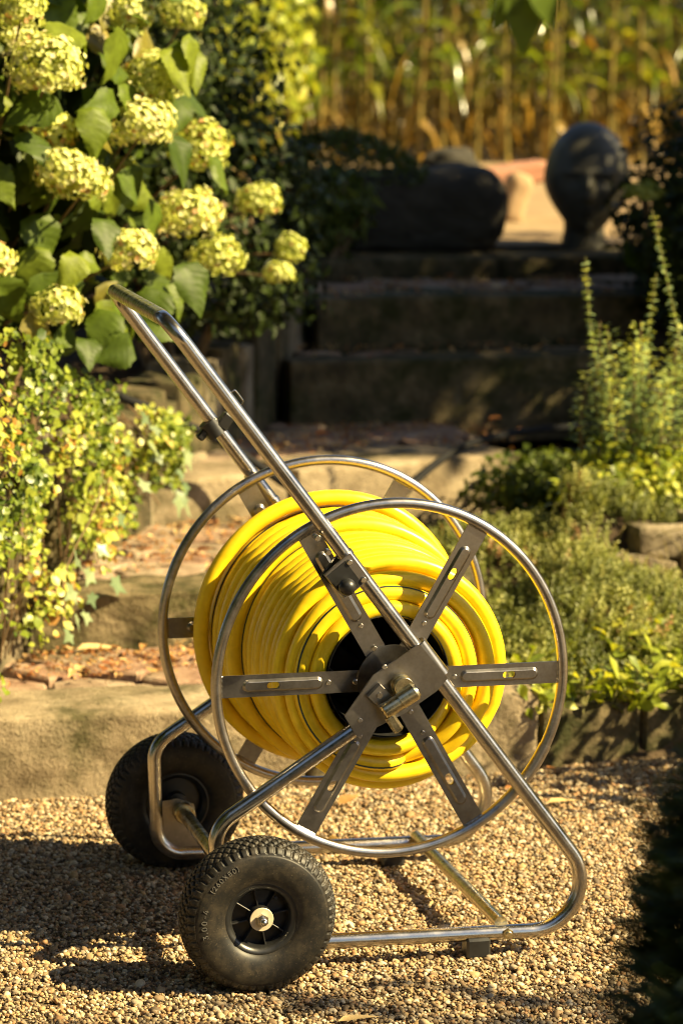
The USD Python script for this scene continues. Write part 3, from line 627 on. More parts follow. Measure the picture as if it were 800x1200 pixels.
AX = (-0.2527, 0.130); YW = (-0.1209, W + 0.1209)
part(cart, 'axle', cyl((AX[0], YF + 0.002, AX[1]), (AX[0], YB - 0.002, AX[1]), 0.0125, 20), M['zinc'], smooth=40)
part(cart, 'axle_collar', cyl((AX[0], YB - 0.024, AX[1]), (AX[0], YB - 0.002, AX[1]), 0.019, 20, 0.002), M['zinc'], smooth=40)
# wheels
prof = np.array([(0.0565, -0.024), (0.060, -0.0335), (0.070, -0.0395), (0.082, -0.0420), (0.095, -0.0425), (0.106, -0.0405), (0.1155, -0.0360), (0.1225, -0.0270), (0.1268, -0.0160), (0.1288, -0.0080), (0.1295, 0.0)])
prof = np.vstack([prof, prof[-2::-1] * [1, -1]])
from scipy.interpolate import CubicSpline
sl = np.concatenate([[0], np.cumsum(np.linalg.norm(np.diff(prof, axis=0), axis=1))]); cs = CubicSpline(sl, prof)
ss = np.unique(np.concatenate([np.linspace(0, 0.052, 16), np.linspace(0.052, sl[-1] - 0.052, 60), np.linspace(sl[-1] - 0.052, sl[-1], 16)]))
pp = cs(ss); NT = 50; na = NT * 10
tang = cs(ss, 1); nn = np.stack([-tang[:, 1], tang[:, 0]], 1) * -1; nn /= np.linalg.norm(nn, axis=1, keepdims=True)
if (nn[len(nn) // 2] @ [1, 0]) < 0: nn = -nn
aa = np.linspace(0, 2 * np.pi, na, endpoint=False); U, TH = np.meshgrid(ss - sl[-1] / 2, aa, indexing='ij')
PPER = 2 * np.pi * 0.1295 / NT
vv = TH * 0.1295 / PPER; uu = U / PPER * 0.95
tri = lambda t: np.abs((t % 1.0) - 0.5) * 2          # 0 at the middle of a groove line
g1, g2 = tri(uu + vv), tri(uu - vv)
depth = np.zeros_like(uu); ctr = np.abs(U) < 0.030
groove = np.minimum(g1, g2); depth = np.where(ctr, -0.0032 * (1 - sstep(0.12, 0.26, groove)), depth)
sh = (np.abs(U) >= 0.030) & (np.abs(U) < 0.043); lug = tri(vv + 0.5)
depth = np.where(sh, -0.0022 * (1 - sstep(0.25, 0.42, lug)), depth)
line = np.abs(np.abs(U) - 0.0465) < 0.0009; depth = np.where(line, -0.0010, depth)
rho = pp[:, 0, None] + nn[:, 0, None] * depth; yy = pp[:, 1, None] + nn[:, 1, None] * depth
Vt_ = np.stack([rho * np.cos(TH), yy, rho * np.sin(TH)], -1).reshape(-1, 3)
i, j = np.meshgrid(np.arange(len(ss) - 1), np.arange(na), indexing='ij'); j2 = (j + 1) % na
q = np.stack([i * na + j, (i + 1) * na + j, (i + 1) * na + j2, i * na + j2], -1).reshape(-1, 4)
tyre = trimesh.Trimesh(Vt_, np.vstack([q[:, [0, 1, 2]], q[:, [0, 2, 3]]]), process=False)
if tyre.volume < 0: tyre.invert()


def on_tyre(text, phi0, rad, h, y, sp=1.0):
    out = []; phi = phi0
    for ch in text:
        if ch == ' ': phi -= h * 0.5 / rad; continue
        m = meshkit.text_mesh(ch, h, 0.0012); wch = m.bounds[1][0] + h * 0.16
        ph = phi - wch / 2 / rad; tx = np.array([math.sin(ph), -math.cos(ph)]); up = np.array([math.cos(ph), math.sin(ph)])
        v = np.array(m.vertices); v[:, 0] -= wch / 2 - h * 0.08
        p2 = up * rad + v[:, :1] * tx + v[:, 1:2] * up
        out.append(trimesh.Trimesh(np.stack([p2[:, 0], y - v[:, 2], p2[:, 1]], 1), m.faces, process=False)); phi -= wch * sp / rad
    return cat(out)


def wheel(Y, s):
    """s: -1 outer face towards -Y"""
    def put(m):
        m = m.copy()
        if s > 0: m.vertices[:, 1] *= -1; m.invert()
        m.apply_translation((AX[0], Y, AX[1])); return m
    w = part(cart, 'wheel', put(lathe([(0.012, -0.030), (0.018, -0.031), (0.020, -0.028), (0.0205, -0.010), (0.047, -0.008), (0.0475, -0.024), (0.051, -0.0295), (0.0555, -0.0325), (0.0595, -0.0330), (0.0625, -0.0315), (0.0605, -0.020), (0.050, 0.0), (0.0605, 0.020), (0.0625, 0.0315), (0.0555, 0.0325), (0.0475, 0.024), (0.047, 0.010), (0.0205, 0.012), (0.020, 0.030), (0.012, 0.031)], 64)), M['black'], smooth=35)
    ty = part(w, 'tyre', put(tyre), M['rubber'], smooth=True)
    for k in range(8):
        a = (k + 0.25) * math.pi / 4
        m = rbox((0.0285, 0.014, 0.0025), 0.0006); m.apply_translation((0.0335, -0.0135, 0)); m.apply_transform(rotation_matrix(-a, [0, 1, 0])); part(w, 'rib', put(m), M['black'])
    m = cyl((0.026, -0.022, 0.031), (0.024, -0.008, 0.029), 0.0035, 10, 0.001); part(w, 'valve', put(m), M['rubber'])
    part(w, 'washer', put(cyl((0, -0.0345, 0), (0, -0.032, 0), 0.0195, 32, 0.0006)), M['cream'])
    part(w, 'axle_nut', put(cat([hexnut((0, -0.043, 0), (0, -0.0345, 0), 0.0105), tube([(0, -0.052, 0), (0, -0.051, 0), (0, -0.043, 0)], [0.0048, 0.0062, 0.0062], 14), trimesh.Trimesh(*(lambda m: (m.vertices + [0, -0.052, 0], m.faces))(trimesh.creation.icosphere(subdivisions=2, radius=0.0052)))])), M['screw'])
    if s < 0:
        m = on_tyre('3.00-4', math.radians(196), 0.0915, 0.0088, -0.0420, 1.12); part(w, 'size_lettering', put(m), M['letter'], smooth=False)
        m = on_tyre('(260X80)', math.radians(149), 0.0945, 0.0080, -0.0420, 1.05); part(w, 'metric_lettering', put(m), M['letter'], smooth=False)
    return w


wheel(YW[0], -1); wheel(YW[1], 1)

# ------------------------------------------------------------------ the yellow hose on the reel
RH = 0.0138
loops = []
for rr, ya, yb, ex, ez in ((0.121, 0.036, 0.45, 0.0, -0.006), (0.146, 0.048, 0.455, 0.004, -0.008), (0.169, 0.060, 0.455, 0.013, -0.008), (0.1895, 0.085, 0.452, 0.018, -0.008), (0.212, 0.30, 0.450, 0.010, -0.004), (0.236, 0.435, 0.452, 0.0, 0.0)):
    nrow = max(1, round((yb - ya) / 0.0275)); ys = np.linspace(ya, yb, nrow)
    if (len(loops) // 2) % 2: ys = ys[::-1]
    for y in ys: loops.append((rr + (0.012 * (y - ya) / 0.4 if rr < 0.2 else 0), y, ex * (1 - 0.6 * sstep(0.25, 0.45, y)), ez))
loops = np.array(loops); NA = 72
tt = np.arange(len(loops) * NA) / NA; li = np.minimum(tt.astype(int), len(loops) - 1); nxt = np.minimum(li + 1, len(loops) - 1); fr = sstep(0.80, 1.0, tt - li)[:, None]
cur = loops[li] * (1 - fr) + loops[nxt] * fr
angl = 2 * np.pi * tt + 1.9 * np.pi
wob = np.stack([meshkit.noise(np.stack([tt * 2.1, li * 1.7, 0 * tt + k], 1), 11 + k) - 0.5 for k in range(2)], 1)
rad = cur[:, 0] + 0.006 * wob[:, 0]; ypos = cur[:, 1] + 0.008 * wob[:, 1] * (cur[:, 1] > 0.05)
HP = np.stack([cur[:, 2] + rad * np.cos(angl), ypos, ZH + cur[:, 3] + rad * np.sin(angl)], 1)
hose = thing('garden_hose', 'long yellow garden hose wound in many coils on the reel', 'hose', (0, 0.24, ZH))
HT_ = tube(HP, RH, 14)
part(hose, 'hose_tube', HT_, M['hose'], smooth=True)
def stripe_on(name, i0, i1, phi):
    """narrow stripe printed on the hose between path points i0 and i1, at an angle from outwards towards -Y"""
    P = HP[i0:i1]; ctr_ = np.stack([cur[i0:i1, 2], P[:, 1], ZH + cur[i0:i1, 3]], 1); out = P - ctr_; out /= np.linalg.norm(out, axis=1, keepdims=True)
    T = np.gradient(P, axis=0); T /= np.linalg.norm(T, axis=1, keepdims=True); out -= T * (out * T).sum(1, keepdims=True); out /= np.linalg.norm(out, axis=1, keepdims=True); ax = np.cross(T, out); ax *= -np.sign(ax[:, 1:2])
    rows = []
    for d in np.linspace(-0.12, 0.12, 4):
        ph = (phi + d)[:, None]; rows.append(P + (RH + 0.0004) * (np.cos(ph) * out + np.sin(ph) * ax))
    V = np.stack(rows, 1).reshape(-1, 3); n = len(P)
    i, j = np.meshgrid(np.arange(n - 1), np.arange(3), indexing='ij'); q = np.stack([i * 4 + j, i * 4 + j + 1, (i + 1) * 4 + j + 1, (i + 1) * 4 + j], -1).reshape(-1, 4)
    part(hose, name, (V, q), M['stripe'], smooth=True)
nl = len(loops)
for l in range(nl):
    rr, y = loops[l, 0], loops[l, 1]
    if (rr > 0.23) or (l % 5 == 1 and rr > 0.18) or (y < 0.062 and 0.13 < rr < 0.16):
        i0 = l * NA + RNG.integers(0, 10); i1 = min((l + 1) * NA, len(HP) - 1)
        t_ = np.linspace(0, 1, i1 - i0); ph = RNG.uniform(-0.3, 1.5) + 0.9 * t_
        if rr > 0.23: ph = -0.9 + 0.3 * t_
        stripe_on('stripe', i0, i1, ph)

# ------------------------------------------------------------------ dark grey hose lying over the steps
P = np.array([(-0.06, 2.35, 0.655), (0.065, 2.38, 0.60), (0.20, 2.46, 0.53), (0.315, 2.50, 0.455), (0.43, 2.46, 0.375), (0.55, 2.44, 0.333), (0.66, 2.52, 0.330), (0.76, 2.66, 0.37), (0.90, 2.78, 0.432), (1.03, 2.90, 0.445), (1.16, 3.0, 0.447), (1.30, 3.04, 0.45), (1.5, 3.0, 0.47)])
csx = CubicSpline(np.arange(len(P)), P); single('old_hose', tube(csx(np.linspace(0, len(P) - 1, 120)), 0.0105, 12), M['greyhose'], 'dull dark grey hose trailing from the left wall across the steps', 'hose', smooth=True)
#PLANTS
# ------------------------------------------------------------------ hydrangea
def aimed(n, out, spread=0.5, hang=0.0):
    """leaf directions and face normals: faces look outwards (unit vectors out), tips hang by 'hang'"""
    nrm = out + unit(n) * spread; nrm /= np.linalg.norm(nrm, axis=1, keepdims=True)
    d = unit(n) + np.array([0, 0, -hang]); d -= nrm * (d * nrm).sum(1, keepdims=True)
    return basis(d, nrm)


def ellipsoid(n, c, r, lo=0.75, hi=1.0, seed=0, amp=0.25):
    u = unit(n); k = RNG.uniform(lo, hi, n) * (1 + amp * 2 * (meshkit.fbm(u * 2.2 + seed * 5.1, 3, seed) - 0.5))
    return np.array(c) + u * np.array(r) * k[:, None], u


def big_leaf(L, ratio, fold, droop):
    """a broad pointed leaf with sunken side veins and a toothed edge"""
    nt, nw = 18, 8; t = np.linspace(0, 1, nt + 1); w = (np.sin(np.pi * t ** 0.56) ** 0.8) * (1 - 0.45 * t ** 1.6) * 0.56 * L * ratio
    w = w * (1 + 0.045 * ((np.arange(nt + 1) % 2) * 2 - 1) * (t > 0.05)); q = np.linspace(-1, 1, nw + 1)
    T, Q = np.meshgrid(t, q, indexing='ij'); y = Q * w[:, None]; a = np.abs(Q)
    z = -droop * L * T ** 2 + fold * np.abs(y) - 0.10 * L * a ** 3 * (0.5 + 0.5 * np.sin(T * 9 + L * 300)) + 0.012 * L * np.cos(2 * np.pi * (T * 7 - a * 1.6)) * np.minimum(1, a * 3)
    V = np.stack([T * L - 0.10 * L * a ** 2 * (T < 0.1), y, z], -1).reshape(-1, 3); i, j = np.meshgrid(np.arange(nt), np.arange(nw), indexing='ij'); n_ = nw + 1
    return V, np.stack([i * n_ + j, (i + 1) * n_ + j, (i + 1) * n_ + j + 1, i * n_ + j + 1], -1).reshape(-1, 4)


hyd = thing('hydrangea_bush', 'large hydrangea bush with lime green flower domes above the left wall', 'bush', (-0.3, 2.0, 0.5))
HC, HRr = np.array([-0.42, 2.12, 1.30]), np.array([0.52, 0.56, 0.62])
flowers = [(-0.344, 1.55, 1.449, 0.075), (-0.389, 1.6, 1.564, 0.053), (-0.378, 1.75, 1.504, 0.041), (-0.31, 1.7, 1.316, 0.047), (-0.30, 1.6, 1.232, 0.062), (-0.255, 1.62, 1.205, 0.052), (-0.062, 1.85, 1.418, 0.07), (-0.108, 1.75, 1.323, 0.066), (0.085, 2.1, 1.255, 0.074), (0.024, 1.9, 1.119, 0.074), (-0.161, 1.6, 1.062, 0.061), (-0.093, 2.1, 1.203, 0.037), (0.139, 2.15, 0.998, 0.056), (-0.333, 1.5, 0.954, 0.053), (0.327, 2.55, 1.103, 0.052), (0.44, 2.7, 0.97, 0.042), (0.389, 2.6, 0.919, 0.036), (-0.113, 1.9, 1.559, 0.052), (-0.466, 1.5, 1.054, 0.044), (0.087, 2.3, 1.558, 0.05), (-0.346, 2.0, 1.304, 0.038), (-0.16, 2.2, 1.566, 0.044)]
flowers = np.array(flowers)
pet = []
for k in range(4):                        # a floret: four roundish petals in a shallow cup
    v, f = leaf(0.0072, 0.0074, 2, 'round', 0.1, -0.25); c, s = math.cos(k * math.pi / 2), math.sin(k * math.pi / 2)
    pet.append((v @ np.array([[c, s, 0], [-s, c, 0], [0, 0, 1]]), f, np.zeros(len(v))))
floret = merge(pet)[:2]
for k, (x, y, z, r) in enumerate(flowers):
    r = r * 1.06; n = int(520 * (r / 0.07) ** 2) + 80
    u = unit(n * 2); u = u[u[:, 2] + 0.35 * RNG.random(len(u)) > -0.45][:n]
    lump = 1 + 0.30 * (meshkit.fbm(u * 2.6 + k * 3.3, 3, k) - 0.5) * 2
    ax = np.array([RNG.uniform(0.9, 1.1), 1.0, RNG.uniform(0.72, 0.95)]) * r
    pos = np.array([x, y, z]) + u * ax * (lump * RNG.uniform(0.78, 1.04, len(u)))[:, None]
    R = basis(np.cross(u, unit(len(u))), u + unit(len(u)) * 0.45)
    rn = np.clip(0.62 - 0.25 * (1 - lump) * 3 + RNG.normal(0, 0.2, len(u)), 0, 1)
    age = [0.0, -0.16, 0.05, -0.05, 0.1, 0.0, -0.1, 0.12, -0.22, 0.0, 0.1, -0.25, -0.15, 0.05, -0.2, -0.25, -0.1, -0.05, 0.0, -0.2, -0.1, 0.0][k]; brown = RNG.random(len(u)) < (0.10 if k in (3, 8, 9, 5) else 0.03)
    rn = np.where(brown, 1.0, np.clip(rn + age, 0, 0.96))
    v, f, rr = scatter(floret, pos, R, RNG.uniform(0.75, 1.25, len(u)), rn)
    fl = part(hyd, 'flower_head', (v, f), M['floret'], smooth=False, rnd=rr)
    tip = np.array([x, y, z - 0.3 * r]); root = np.array([x * 0.6 - 0.2, y + 0.7, 0.80])
    mid_ = (tip + root) / 2 + [0, -0.08, 0.08]
    ts = np.linspace(0, 1, 12)[:, None]; part(fl, 'stem', tube((1 - ts) ** 2 * root + 2 * ts * (1 - ts) * mid_ + ts ** 2 * tip, np.linspace(0.0045, 0.0028, 12), 6), M['stem'], smooth=True)
n = 285
pos, u = ellipsoid(n * 3, HC, HRr, 0.62, 1.0, 3, 0.25)
ok = (pos[:, 2] > 0.76) & (u @ np.array([-0.15, -1, 0.2]) > -0.1) & (pos[:, 0] > -0.72)
dmin = np.linalg.norm(pos[:, None] - flowers[None, :, :3], axis=2) - flowers[None, :, 3]
ok &= dmin.min(1) > -0.01
pos, u = pos[ok][:n], u[ok][:n]
extra = np.array([(-0.20, 1.62, 0.93), (-0.12, 1.62, 0.90), (-0.09, 1.64, 0.97), (-0.16, 1.60, 0.86), (-0.26, 1.56, 0.88), (-0.05, 1.75, 0.97), (-0.28, 1.52, 1.06), (-0.36, 1.5, 1.02), (-0.22, 1.58, 1.13), (-0.40, 1.48, 0.93), (-0.02, 1.7, 1.02), (-0.07, 1.8, 1.15)])
pos = np.vstack([pos, extra]); u = np.vstack([u, np.tile([0.2, -0.9, 0.4], (len(extra), 1))]); n = len(pos)
out = u * [0.7, 0.9, 0.5] + np.array([0.45, -0.35, 0.45]); R = aimed(n, out / np.linalg.norm(out, axis=1, keepdims=True), 0.55, 0.9)
for k in range(n):
    lv, lf = big_leaf(RNG.uniform(0.070, 0.120), RNG.uniform(0.66, 0.86), RNG.uniform(0.02, 0.3), RNG.uniform(0.1, 0.6))
    part(hyd, 'leaf', (lv @ R[k].T + pos[k], lf), M['hydleaf_y'] if RNG.random() < 0.06 else M['hydleaf'], smooth=True, rnd=np.full(len(lv), RNG.random()))
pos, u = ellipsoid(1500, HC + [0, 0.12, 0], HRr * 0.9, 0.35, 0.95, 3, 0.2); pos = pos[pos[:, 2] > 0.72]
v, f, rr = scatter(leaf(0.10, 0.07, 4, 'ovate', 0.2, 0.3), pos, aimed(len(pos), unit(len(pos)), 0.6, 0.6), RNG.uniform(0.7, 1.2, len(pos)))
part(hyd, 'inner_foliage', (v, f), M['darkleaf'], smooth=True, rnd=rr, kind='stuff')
for k in range(14):
    a = np.array([RNG.uniform(-0.65, -0.3), RNG.uniform(2.1, 2.4), 0.5]); b = a + [RNG.uniform(-0.15, 0.22), RNG.uniform(-0.4, 0.1), RNG.uniform(0.4, 0.8)]; ts = np.linspace(0, 1, 8)[:, None]
    part(hyd, 'branch', tube(a + (b - a) * ts + np.array([0, 0, 0.1]) * np.sin(ts * 3), np.linspace(0.008, 0.004, 8), 6), M['stem'], smooth=True)


def leafy(name, label, category, c, r, n, tmpl, mat_, size, lo=0.55, group=None, zmin=-9, amp=0.3, seed=1, spread=0.8, stems=6, up=0.3, stem_mat='stem', root=None):
    c, r = np.array(c, float), np.array(r, float)
    root = np.array([c[0], c[1], c[2] - r[2]]) if root is None else np.array(root, float)
    t = thing(name, label, category, root, group=group)
    pos, u = ellipsoid(n, c, r, lo, 1.0, seed, amp); ok = pos[:, 2] > zmin; pos, u = pos[ok], u[ok]
    o = u + np.array([0.2, -0.2, up]); v, f, rr = scatter(tmpl, pos, aimed(len(pos), o / np.linalg.norm(o, axis=1, keepdims=True), spread, 0.3), size * RNG.uniform(0.65, 1.3, len(pos)))
    part(t, 'foliage', (v, f), M[mat_], smooth=True, rnd=rr, kind='stuff')
    for k in range(stems):
        b = c + unit(1)[0] * r * 0.75; b[2] = max(b[2], c[2]); ts = np.linspace(0, 1, 7)[:, None]; a = root + [RNG.normal(0, r[0] * 0.12), RNG.normal(0, r[1] * 0.12), -0.03]
        part(t, 'branch', tube(a + (b - a) * ts + np.array([0, 0, 0.12 * r[2]]) * np.sin(ts * 3.1), np.linspace(0.012, 0.004, 7) * min(1.6, 1 + r[2]), 6), M[stem_mat], smooth=True)
    return t


# ------------------------------------------------------------------ shrubs behind and beside the steps
L_small = leaf(1.0, 0.55, 3, 'ovate', 0.2, 0.2)
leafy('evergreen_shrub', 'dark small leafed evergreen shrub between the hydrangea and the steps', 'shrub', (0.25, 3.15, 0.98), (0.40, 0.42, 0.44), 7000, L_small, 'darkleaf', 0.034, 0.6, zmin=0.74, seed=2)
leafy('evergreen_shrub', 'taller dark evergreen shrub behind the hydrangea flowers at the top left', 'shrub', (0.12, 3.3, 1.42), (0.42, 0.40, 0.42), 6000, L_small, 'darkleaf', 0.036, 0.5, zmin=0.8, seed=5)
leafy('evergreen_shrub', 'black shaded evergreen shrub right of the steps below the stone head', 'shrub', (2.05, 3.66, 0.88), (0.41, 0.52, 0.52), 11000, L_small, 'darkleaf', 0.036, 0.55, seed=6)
leafy('dark_fern', 'dark green leafy plant growing against the left end of the boulder', 'plant', (0.99, 4.42, 0.95), (0.13, 0.12, 0.15), 450, leaf(1.0, 0.35, 3, 'ovate', 0.2, 0.4), 'midleaf', 0.06, 0.3, seed=18, stems=4)
leafy('lime_bush', 'blurred sunlit lime green bush beyond the hydrangea at the top', 'bush', (0.95, 6.2, 1.45), (0.42, 0.4, 0.55), 2600, leaf(1.0, 0.6, 3, 'ovate', 0.2, 0.2), 'limeleaf', 0.06, 0.5, seed=8)
leafy('ground_ivy', 'dark small leaved ivy at the right end of the third step', 'ivy', (1.12, 2.62, 0.36), (0.26, 0.18, 0.10), 1700, leaf(1.0, 0.8, 3, 'ovate', 0.2, 0.1), 'midleaf', 0.024, 0.4, seed=10, stems=3)
leafy('kerbside_shrub', 'leafy shrub standing at the right end of the kerb beside the gravel', 'shrub', (1.44, 0.72, 0.42), (0.40, 0.38, 0.42), 1700, L_small, 'midleaf', 0.045, 0.2, seed=15)
leafy('lime_shrub', 'low bright yellow green shrub above the edging rocks', 'shrub', (1.26, 2.28, 0.42), (0.27, 0.2, 0.11), 2600, leaf(1.0, 0.6, 3, 'ovate', 0.2, 0.1), 'limeleaf', 0.026, 0.4, seed=11, up=0.7)
t = thing('lone_hydrangea', 'single small yellow green flower head with dark leaves beside the stone head', 'flower', (1.72, 3.62, 0.78))
u = unit(300); u = u[u[:, 2] > -0.4]; pos = np.array([1.70, 3.6, 1.05]) + u * [0.062, 0.06, 0.038] * RNG.uniform(0.7, 1.05, (len(u), 1))
v, f, rr = scatter(floret, pos, basis(np.cross(u, unit(len(u))), u + unit(len(u)) * 0.5), 1.2); part(t, 'flower_head', (v, f), M['floret'], smooth=False, rnd=rr * 0.6)
part(t, 'stem', tube(np.array([(1.76, 3.7, 0.74), (1.74, 3.65, 0.9), (1.70, 3.6, 1.04)]), 0.004, 6), M['stem'], smooth=True)
for k in range(14):
    Rk = aimed(1, np.array([[0.2, -0.7, 0.5]]), 0.7, 0.6)[0]; lv, lf = leaf(0.11, 0.08, 6, 'ovate', 0.2, 0.3)
    part(t, 'leaf', (lv @ Rk.T + [1.74 + RNG.uniform(-0.05, 0.14), 3.62 + RNG.uniform(-0.06, 0.05), RNG.uniform(0.80, 1.0)], lf), M['hydleaf'], smooth=True, rnd=np.full(len(lv), RNG.random() * 0.5))

# creeper with tiny leaves over the left wall
n = 7500
s_ = RNG.uniform(-0.35, 1.06, n); fz = RNG.random(n) ** 0.85
zlo = np.interp(s_, [-0.35, 0.0, 0.25, 0.6, 0.85, 1.06], [0.16, 0.21, 0.26, 0.34, 0.42, 0.47]); zhi = np.interp(s_, [-0.35, 0.1, 0.35, 0.7, 1.06], [0.98, 0.90, 0.79, 0.70, 0.60])
zz = zlo + (zhi - zlo) * fz
nz = meshkit.fbm(np.stack([s_ * 7, zz * 7, 0 * s_], -1), 3, 21)
ok = nz > 0.40 + 0.17 * (1 - fz) ** 2 ; s_, zz, nz, fz = s_[ok], zz[ok], nz[ok], fz[ok]; n = len(s_)
off = 0.02 + 0.16 * np.clip(nz - 0.3, 0, 1) + RNG.uniform(0, 0.05, n) + 0.05 * sstep(0.3, 0.8, fz)
pos = np.c_[A + wd * s_[:, None] - wn * off[:, None], zz]
o = np.tile(np.array([-wn[0] * 0.6 + 0.3, -wn[1] * 0.6 - 0.4, 0.55]), (n, 1)); o /= np.linalg.norm(o, axis=1, keepdims=True)
v, f, rr = scatter(leaf(1.0, 0.82, 3, 'round', 0.15, 0.15), pos, aimed(n, o, 0.75, 0.4), np.exp(RNG.normal(math.log(0.0145), 0.34, n)), np.clip(0.5 + 1.9 * (meshkit.fbm(np.stack([s_ * 5, zz * 5, 0 * s_ + 4], -1), 3, 33) - 0.5) + RNG.normal(0, 0.2, n), 0, 1))
t = thing('creeper', 'bright yellow green creeper with tiny leaves spilling over the left wall', 'creeper', (-0.3, 1.6, 0.2))
part(t, 'foliage', (v, f), M['creeper'], smooth=True, rnd=rr, kind='stuff')
for k in range(46):
    s0 = RNG.uniform(-0.3, 1.0); z1 = np.interp(s0, [-0.3, 0.35, 1.0], [0.9, 0.78, 0.6]); z0 = np.interp(s0, [-0.3, 0.25, 1.0], [0.2, 0.28, 0.45])
    ts = np.linspace(0, 1, 9); sx = s0 + RNG.uniform(0.0, 0.25) * ts + 0.02 * np.sin(ts * 9 + k); o_ = 0.03 + 0.08 * np.sin(ts * 3) * RNG.random()
    part(t, 'runner', tube(np.c_[A + wd * sx[:, None] - wn * o_[:, None], z1 + (z0 - z1) * ts], 0.0018, 5), M['stem'], smooth=True)
# pale lobed ivy leaves among it
def ivyleaf():
    ang = np.radians([180, 215, 250, 285, 315, 340, 0, 20, 45, 75, 110, 145]); rad = np.array([0.25, 0.62, 0.42, 0.85, 0.5, 0.62, 1.15, 0.62, 0.5, 0.85, 0.42, 0.62])
    v = np.c_[rad * np.cos(ang) + 0.3, rad * np.sin(ang), 0.10 * np.abs(np.sin(ang))]; v = np.vstack([v, [0.25, 0, 0]]); k = np.arange(12)
    return v * 0.5, np.stack([np.full(12, 12), k, (k + 1) % 12], 1)
iv = ivyleaf()
t = thing('ivy_vine', 'pale grey green lobed ivy trailing down the left wall to the second step', 'ivy', (-0.2, 1.7, 0.3))
sp_ = [(0.93, 0.50), (0.98, 0.46), (0.90, 0.44), (1.02, 0.42), (0.86, 0.55), (0.80, 0.62), (0.76, 0.58), (1.05, 0.47), (1.10, 0.44), (0.45, 0.47), (0.42, 0.40), (0.36, 0.36), (0.30, 0.32), (0.26, 0.28), (0.40, 0.33), (0.50, 0.52), (0.22, 0.25), (0.34, 0.27), (0.6, 0.6), (0.65, 0.5), (0.2, 0.42), (0.15, 0.36), (0.96, 0.40), (1.0, 0.53), (0.7, 0.66)]
for s0, z0 in sp_:
    o = np.array([[-wn[0] * 0.7 + 0.1, -wn[1] * 0.7 - 0.3, 0.45]]); Rk = aimed(1, o / np.linalg.norm(o), 0.4, 0.8)[0]
    part(t, 'leaf', (iv[0] * RNG.uniform(0.05, 0.075) @ Rk.T + [*(A + wd * s0 - wn * RNG.uniform(0.12, 0.17)), z0], iv[1]), M['ivy'], smooth=True, rnd=np.full(13, RNG.random()))
for s0, z1, s1, z0 in ((0.7, 0.68, 1.1, 0.42), (0.5, 0.6, 0.22, 0.24), (0.75, 0.65, 0.9, 0.42)):
    ts = np.linspace(0, 1, 9); part(t, 'runner', tube(np.c_[A + wd * (s0 + (s1 - s0) * ts)[:, None] - wn * (0.11 + 0.02 * np.sin(ts * 7))[:, None], z1 + (z0 - z1) * ts], 0.0022, 5), M['stem'], smooth=True)

# ------------------------------------------------------------------ right bed
# thyme mound: woody sprigs with tiny leaves
sprig = []
for k in range(11):
    v, f = leaf(0.0085, 0.0046, 1, 'ovate', 0.2, 0.1); v = np.array(v); v[0::3, 1] = -0.0012; v[2::3, 1] = 0.0012
    v, f = np.array([[0, 0, 0], [0.0045, -0.0026, 0.001], [0.0088, 0, 0], [0.0045, 0.0026, 0.001]]), np.array([[0, 1, 2], [0, 2, 3]])
    a = k * 2.4; tilt = 0.5; d = np.array([[math.cos(a) * math.cos(tilt), math.sin(a) * math.cos(tilt), math.sin(tilt)]])
    v = v @ basis(d, np.array([[0, 0, 1.0]]))[0].T + [0, 0, 0.004 + 0.0034 * k]; sprig.append((v, f, np.zeros(len(v))))
v, f, _ = merge(sprig); st = tube(np.array([(0, 0, -0.012), (0, 0, 0.02), (0, 0, 0.042)]), 0.0009, 3); v = np.vstack([v, st.vertices]); f = np.vstack([f, st.faces + len(v) - len(st.vertices)]); sprig = (v, f)
n = 7500
x = RNG.uniform(0.45, 1.34, n); y = RNG.uniform(1.32, 2.55, n)
mound = lambda x, y: 0.125 * np.clip(1 - ((x - 0.30 - 0.30 * y) / 0.42) ** 2, 0, 1) * np.clip(1 - ((y - 1.90) / 0.66) ** 2, 0, 1) ** 0.7
hm = mound(x, y); ok = (hm > 0.012) & ~((y > 1.86) & (y < 2.04) & (x > 1.06)); x, y, hm = x[ok], y[ok], hm[ok]; n = len(x)
lump = meshkit.fbm(np.stack([x * 9, y * 9, 0 * x], -1), 3, 4)
zt = height(x, y) + hm * (0.55 + 0.9 * lump) + RNG.uniform(-0.025, 0.008, n)
d = unit(n) * 0.55 + [0.05, -0.15, 0.9]; R = basis(d, unit(n)); R = R[:, :, [1, 2, 0]]
v, f, rr = scatter(sprig, np.stack([x, y, zt], 1), R, RNG.uniform(0.8, 1.5, n), np.clip(0.45 + (lump - 0.5) * 1.3 + RNG.normal(0, 0.2, n), 0, 1))
t = thing('thyme_mound', 'low mound of grey green thyme with brown tips right of the hose reel', 'plant', (0.9, 1.85, 0.2))
part(t, 'foliage', (v, f), M['thyme'], smooth=False, rnd=rr, kind='stuff')
gx2, gy2 = np.meshgrid(np.linspace(0.4, 1.35, 40), np.linspace(1.25, 2.5, 50), indexing='ij'); gz2 = height(gx2, gy2) + mound(gx2, gy2) * 0.62 - 0.02 - 0.02 * (mound(gx2, gy2) < 0.005)
ii = np.arange(gx2.size).reshape(gx2.shape); part(t, 'woody_base', (np.stack([gx2, gy2, gz2], -1).reshape(-1, 3), np.stack([ii[:-1, :-1], ii[1:, :-1], ii[1:, 1:], ii[:-1, 1:]], -1).reshape(-1, 4)), M['soil'], smooth=True)

